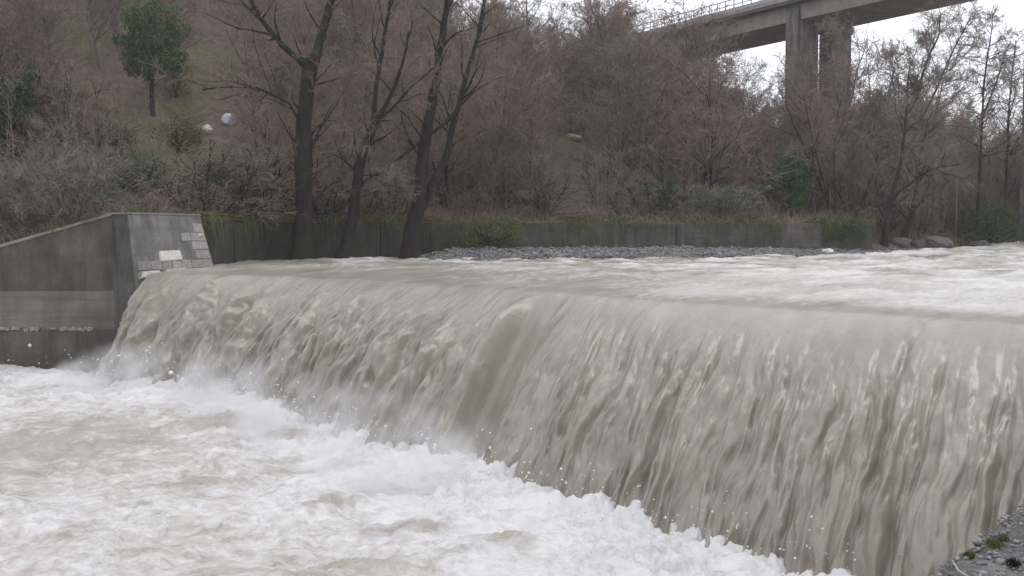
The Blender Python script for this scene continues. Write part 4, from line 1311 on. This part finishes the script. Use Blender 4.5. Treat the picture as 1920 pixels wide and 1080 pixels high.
def gravel_bar():
    rs = random.Random(2)
    # individual cobbles
    me8 = [r.copy() for r in ROCKS]
    for m in me8: m.materials.append(M_COBBLE)
    cnt = 0; tries = 0
    while cnt < 150 and tries < 2500:
        tries += 1
        px = rs.uniform(820, 1700); y = rs.uniform(44.5, 60); x = (px - 960) / 1920 * y
        bk = float(poly_dist(np.array([x]), np.array([y]), BANK)[0]); n = float(poly_dist(np.array([x]), np.array([y]), LANDP)[0])
        if bk < .2 or bk > 3.5 or n > -.5: continue
        s = rs.uniform(.10, .19)
        o = link('river_stone', me8[rs.randrange(8)]); z = gz(x, y)
        o.location = (x, y, z + s * .25); o.scale = (s * rs.uniform(.9, 1.6), s * rs.uniform(.8, 1.2), s * rs.uniform(.5, .8)); o.rotation_euler = (rs.uniform(-.3, .3), rs.uniform(-.3, .3), rs.uniform(0, 6.28))
        tag(o, 'grey rounded stone on the gravel bar below the retaining wall', 'stone', 'stones of the gravel bar')
        cnt += 1
    # the rest as gravel
    rg = np.random.default_rng(6)
    n = 15000
    a = rg.uniform(-.10, .42, n * 4) ; y = rg.uniform(43, 64, n * 4); x = a * y
    bk = poly_dist(x, y, BANK); nn = poly_dist(x, y, LANDP)
    ok = (bk > -.3) & (bk < 5) & (nn < -.1)
    x, y = x[ok][:n], y[ok][:n]; n = len(x)
    z = ground(x, y)[0]
    bm = bmesh.new(); bmesh.ops.create_icosphere(bm, subdivisions=1, radius=1)
    v0 = np.array([v.co[:] for v in bm.verts]); f0 = np.array([[v.index for v in f.verts] for f in bm.faces]); bm.free()
    r = rg.gamma(2.5, .02, n) + .018
    V = (np.stack([x, y, z + r * .3], -1)[:, None] + v0[None] * r[:, None, None] * rg.uniform(.6, 1.3, (n, 12, 3)) * np.array([1.2, 1, .7])).reshape(-1, 3)
    F = (f0[None] + (np.arange(n) * 12)[:, None, None]).reshape(-1, 3)
    m2, nt2, b2 = mat('bar_gravel')
    vv = noise(nt2, 6.5, 3, world_pos(nt2), .8)
    nt2.links.new(ramp(nt2, vv, [(.34, (.035, .035, .036)), (.52, (.10, .10, .10)), (.68, (.36, .355, .35))]), b2.inputs['Base Color'])
    b2.inputs['Roughness'].default_value = .75
    tag(link('gravel', np_mesh('gravel', V, F, False), m2), 'grey gravel and cobbles of the bar below the retaining wall', 'gravel', kind='stuff')
gravel_bar()

def boulder(label, px, py, Y, s, seed, m, name='boulder', sink=.3, rz=0):
    p = at(px, py, Y)
    me = rock_mesh(seed, 3); me.materials.append(m)
    o = link(name, me, smooth=False); o.location = p; o.scale = s; o.rotation_euler = (0, 0, rz)
    return tag(o, label, 'rock')
def boulder_g(label, px, Y, s, seed, m, name='boulder', rz=0, lift=.45):
    x = (px - 960) / 1920 * Y; z = gz(x, Y)
    me = rock_mesh(seed, 3); me.materials.append(m)
    o = link(name, me); o.location = (x, Y, z + s[2] * lift); o.scale = s; o.rotation_euler = (0, 0, rz)
    return tag(o, label, 'rock')
boulder_g('flat white boulder perched on the gravel bar', 1550, 53.5, (.34, .28, .2), 101, M_WHITEROCK, lift=.7)
boulder_g('low pale slab beside the white boulder on the gravel bar', 1575, 52.8, (.62, .35, .14), 102, M_COBBLE)
boulder_g('broad lumpy grey rock at the foot of the forked riverside tree', 1752, 62.5, (1.1, .9, .62), 103, M_ROCK, lift=.3)
boulder_g('grey rock wedged between the two trees on the rocky point', 1690, 61, (.7, .6, .45), 104, M_ROCK, lift=.3)
boulder_g('small dark rock against the forked tree trunk', 1722, 61.6, (.5, .45, .4), 107, M_ROCK, lift=.3)
boulder_g('squat rock half under the dark ivy-like bush', 1836, 67, (.8, .7, .5), 108, M_ROCK, lift=.3)
# white things lying on the slope
def slope_rock(label, px, py, s, seed, m):
    # walk the sight line until it meets the slope
    for Y in np.arange(50, 130, .25):
        p = at(px, py, Y)
        if gz(p[0], p[1]) > p[2]: break
    me = rock_mesh(seed, 3); me.materials.append(m)
    o = link('boulder', me); o.location = (p[0], p[1], gz(p[0], p[1]) + s[2] * .5); o.scale = s; o.rotation_euler = (0, .25, 0)
    tag(o, label, 'rock'); return p
print('slope', slope_rock('upright white rock on the wooded slope above the abutment', 430, 232, (.5, .42, .45), 111, M_WHITEROCK))
print('slope', slope_rock('smaller pinkish pale rock just below the upright white one', 389, 250, (.32, .3, .36), 112, M_STONEPALE))
print('slope', slope_rock('lone white boulder on the brown slope right of the riverside trees', 1078, 262, (.75, .5, .36), 113, M_WHITEROCK))
boulder_g('pale stone lying on the bank behind the wing wall coping', 74, 38.2, (.32, .25, .22), 114, M_WHITEROCK)

# thin saplings filling the wood: too many to count
def coppice():
    rg = np.random.default_rng(91)
    n = 6200
    a = rg.uniform(-.6, .64, n * 4); y = 40 + 95 * rg.random(n * 4) ** .8; x = a * y
    d = poly_dist(x, y, LANDP)
    ok = (d > 3) & (d < 90) & ~((x < -12) & (y < 44)) & thin(x, y, a, rg, .7)
    x, y = x[ok][:n], y[ok][:n]
    a2 = rg.uniform(.3, .64, 9000); y2 = rg.uniform(62, 125, 9000); x2 = a2 * y2
    d2 = poly_dist(x2, y2, LANDP); k2 = (d2 > 1.5) & (d2 < 45)
    x = np.concatenate([x, x2[k2][:1500]]); y = np.concatenate([y, y2[k2][:1500]]); n = len(x)
    b = np.stack([x, y, ground(x, y)[0]], -1)
    H = rg.uniform(2.2, 5.2, n) + (np.arange(n) >= n - 1500) * 1.2
    t = np.linspace(0, 1, 4)
    lean = rg.normal(0, .12, (n, 2))
    P = b[:, None] + np.concatenate([lean[:, None] * (H[:, None] * t)[..., None] + rg.normal(0, .06, (n, 4, 2)) * t[None, :, None], (H[:, None] * t)[..., None]], -1)
    V1, F1 = ribbons(P, np.full(n, .04), rg)
    m = n * 16
    i = np.repeat(np.arange(n), 16); f = rg.uniform(.25, 1, m)
    k = np.minimum((f * 3).astype(int), 2); fr = f * 3 - k
    q = P[i, k] + (P[i, k + 1] - P[i, k]) * fr[:, None]
    az = rg.uniform(0, 6.28, m); L = rg.uniform(.35, 1.1, m) * (1.2 - .6 * f)
    e = np.stack([np.cos(az) * .75, np.sin(az) * .75, rg.uniform(.2, .9, m)], -1)
    Q = np.stack([q, q + e * L[:, None] * .5, q + e * L[:, None] + np.column_stack([np.zeros((m, 2)), .15 * L])], 1)
    V2, F2 = ribbons(Q, np.full(m, .02), rg)
    me = np_mesh('saplings', np.concatenate([V1, V2]), np.concatenate([F1, F2 + len(V1)]))
    tag(link('saplings', me, M_TWIG), 'mass of thin bare saplings filling the hillside wood', 'saplings', kind='stuff')
coppice()

# ------------------------------------------------------------------ damp air
def haze():
    me = bpy.data.meshes.new('haze')
    bm = bmesh.new(); bmesh.ops.create_cube(bm, size=1)
    for v in bm.verts:
        v.co = Vector((-330 + (v.co.x + .5) * 780, -150 + (v.co.y + .5) * 560, -6 + (v.co.z + .5) * 76))
    bm.to_mesh(me); bm.free()
    m = bpy.data.materials.new('damp_air'); m.use_nodes = True
    nt = m.node_tree
    for n in list(nt.nodes): nt.nodes.remove(n)
    out = nt.nodes.new('ShaderNodeOutputMaterial'); v = nt.nodes.new('ShaderNodeVolumePrincipled')
    v.inputs['Color'].default_value = (.93, .92, .95, 1)
    v.inputs['Density'].default_value = .0005
    v.inputs['Anisotropy'].default_value = .1
    nt.links.new(v.outputs[0], out.inputs['Volume'])
    tag(link('haze', me, m), 'thin damp air over the river valley', 'haze', kind='stuff')
haze()

# spray hanging along the foot of the fall
def mist():
    s_ = np.linspace(.2, 18.6, 60); C = crest_at(s_)
    b = C[:, :2] + C[:, 2:]; o = C[:, 2:] / np.linalg.norm(C[:, 2:], axis=1)[:, None]
    sec = [(-.9, POOLZ - .5), (2.6, POOLZ - .5), (2.6, POOLZ + .45), (.9, POOLZ + 1.25), (-.9, POOLZ + 1.45)]
    V = np.zeros((60, 5, 3))
    for i, (w, z) in enumerate(sec):
        V[:, i, :2] = b + o * w; V[:, i, 2] = z
    i = np.arange(300).reshape(60, 5); j = np.roll(i, -1, axis=1)
    F = np.stack([i[:-1], j[:-1], j[1:], i[1:]], -1).reshape(-1, 4).tolist()
    me = bpy.data.meshes.new('spray_mist')
    me.from_pydata(V.reshape(-1, 3).tolist(), [], F + [list(range(5)), list(range(295, 300))])
    bm = bmesh.new(); bm.from_mesh(me); bmesh.ops.recalc_face_normals(bm, faces=bm.faces[:]); bm.to_mesh(me); bm.free()
    m = bpy.data.materials.new('spray_mist'); m.use_nodes = True
    nt = m.node_tree
    for n in list(nt.nodes): nt.nodes.remove(n)
    out = nt.nodes.new('ShaderNodeOutputMaterial'); v = nt.nodes.new('ShaderNodeVolumePrincipled')
    v.inputs['Color'].default_value = (.96, .96, .97, 1)
    w = world_pos(nt)
    sx = N(nt, 'ShaderNodeSeparateXYZ'); nt.links.new(w, sx.inputs[0])
    hf = N(nt, 'ShaderNodeMapRange'); nt.links.new(sx.outputs['Z'], hf.inputs['Value'])
    hf.inputs['From Min'].default_value = POOLZ; hf.inputs['From Max'].default_value = POOLZ + 1.3
    hf.inputs['To Min'].default_value = 1; hf.inputs['To Max'].default_value = 0
    nn = noise(nt, .75, 3, w, .6)
    r = ramp(nt, nn, [(.46, (0, 0, 0)), (.72, (1, 1, 1))])
    a = N(nt, 'ShaderNodeMath', operation='MULTIPLY'); nt.links.new(r, a.inputs[0]); nt.links.new(hf.outputs[0], a.inputs[1])
    b2 = N(nt, 'ShaderNodeMath', operation='MULTIPLY'); nt.links.new(a.outputs[0], b2.inputs[0]); b2.inputs[1].default_value = 2.2
    nt.links.new(b2.outputs[0], v.inputs['Density'])
    nt.links.new(v.outputs[0], out.inputs['Volume'])
    tag(link('spray_mist', me, m), 'white mist of spray drifting along the foot of the fall', 'mist', kind='stuff')
mist()
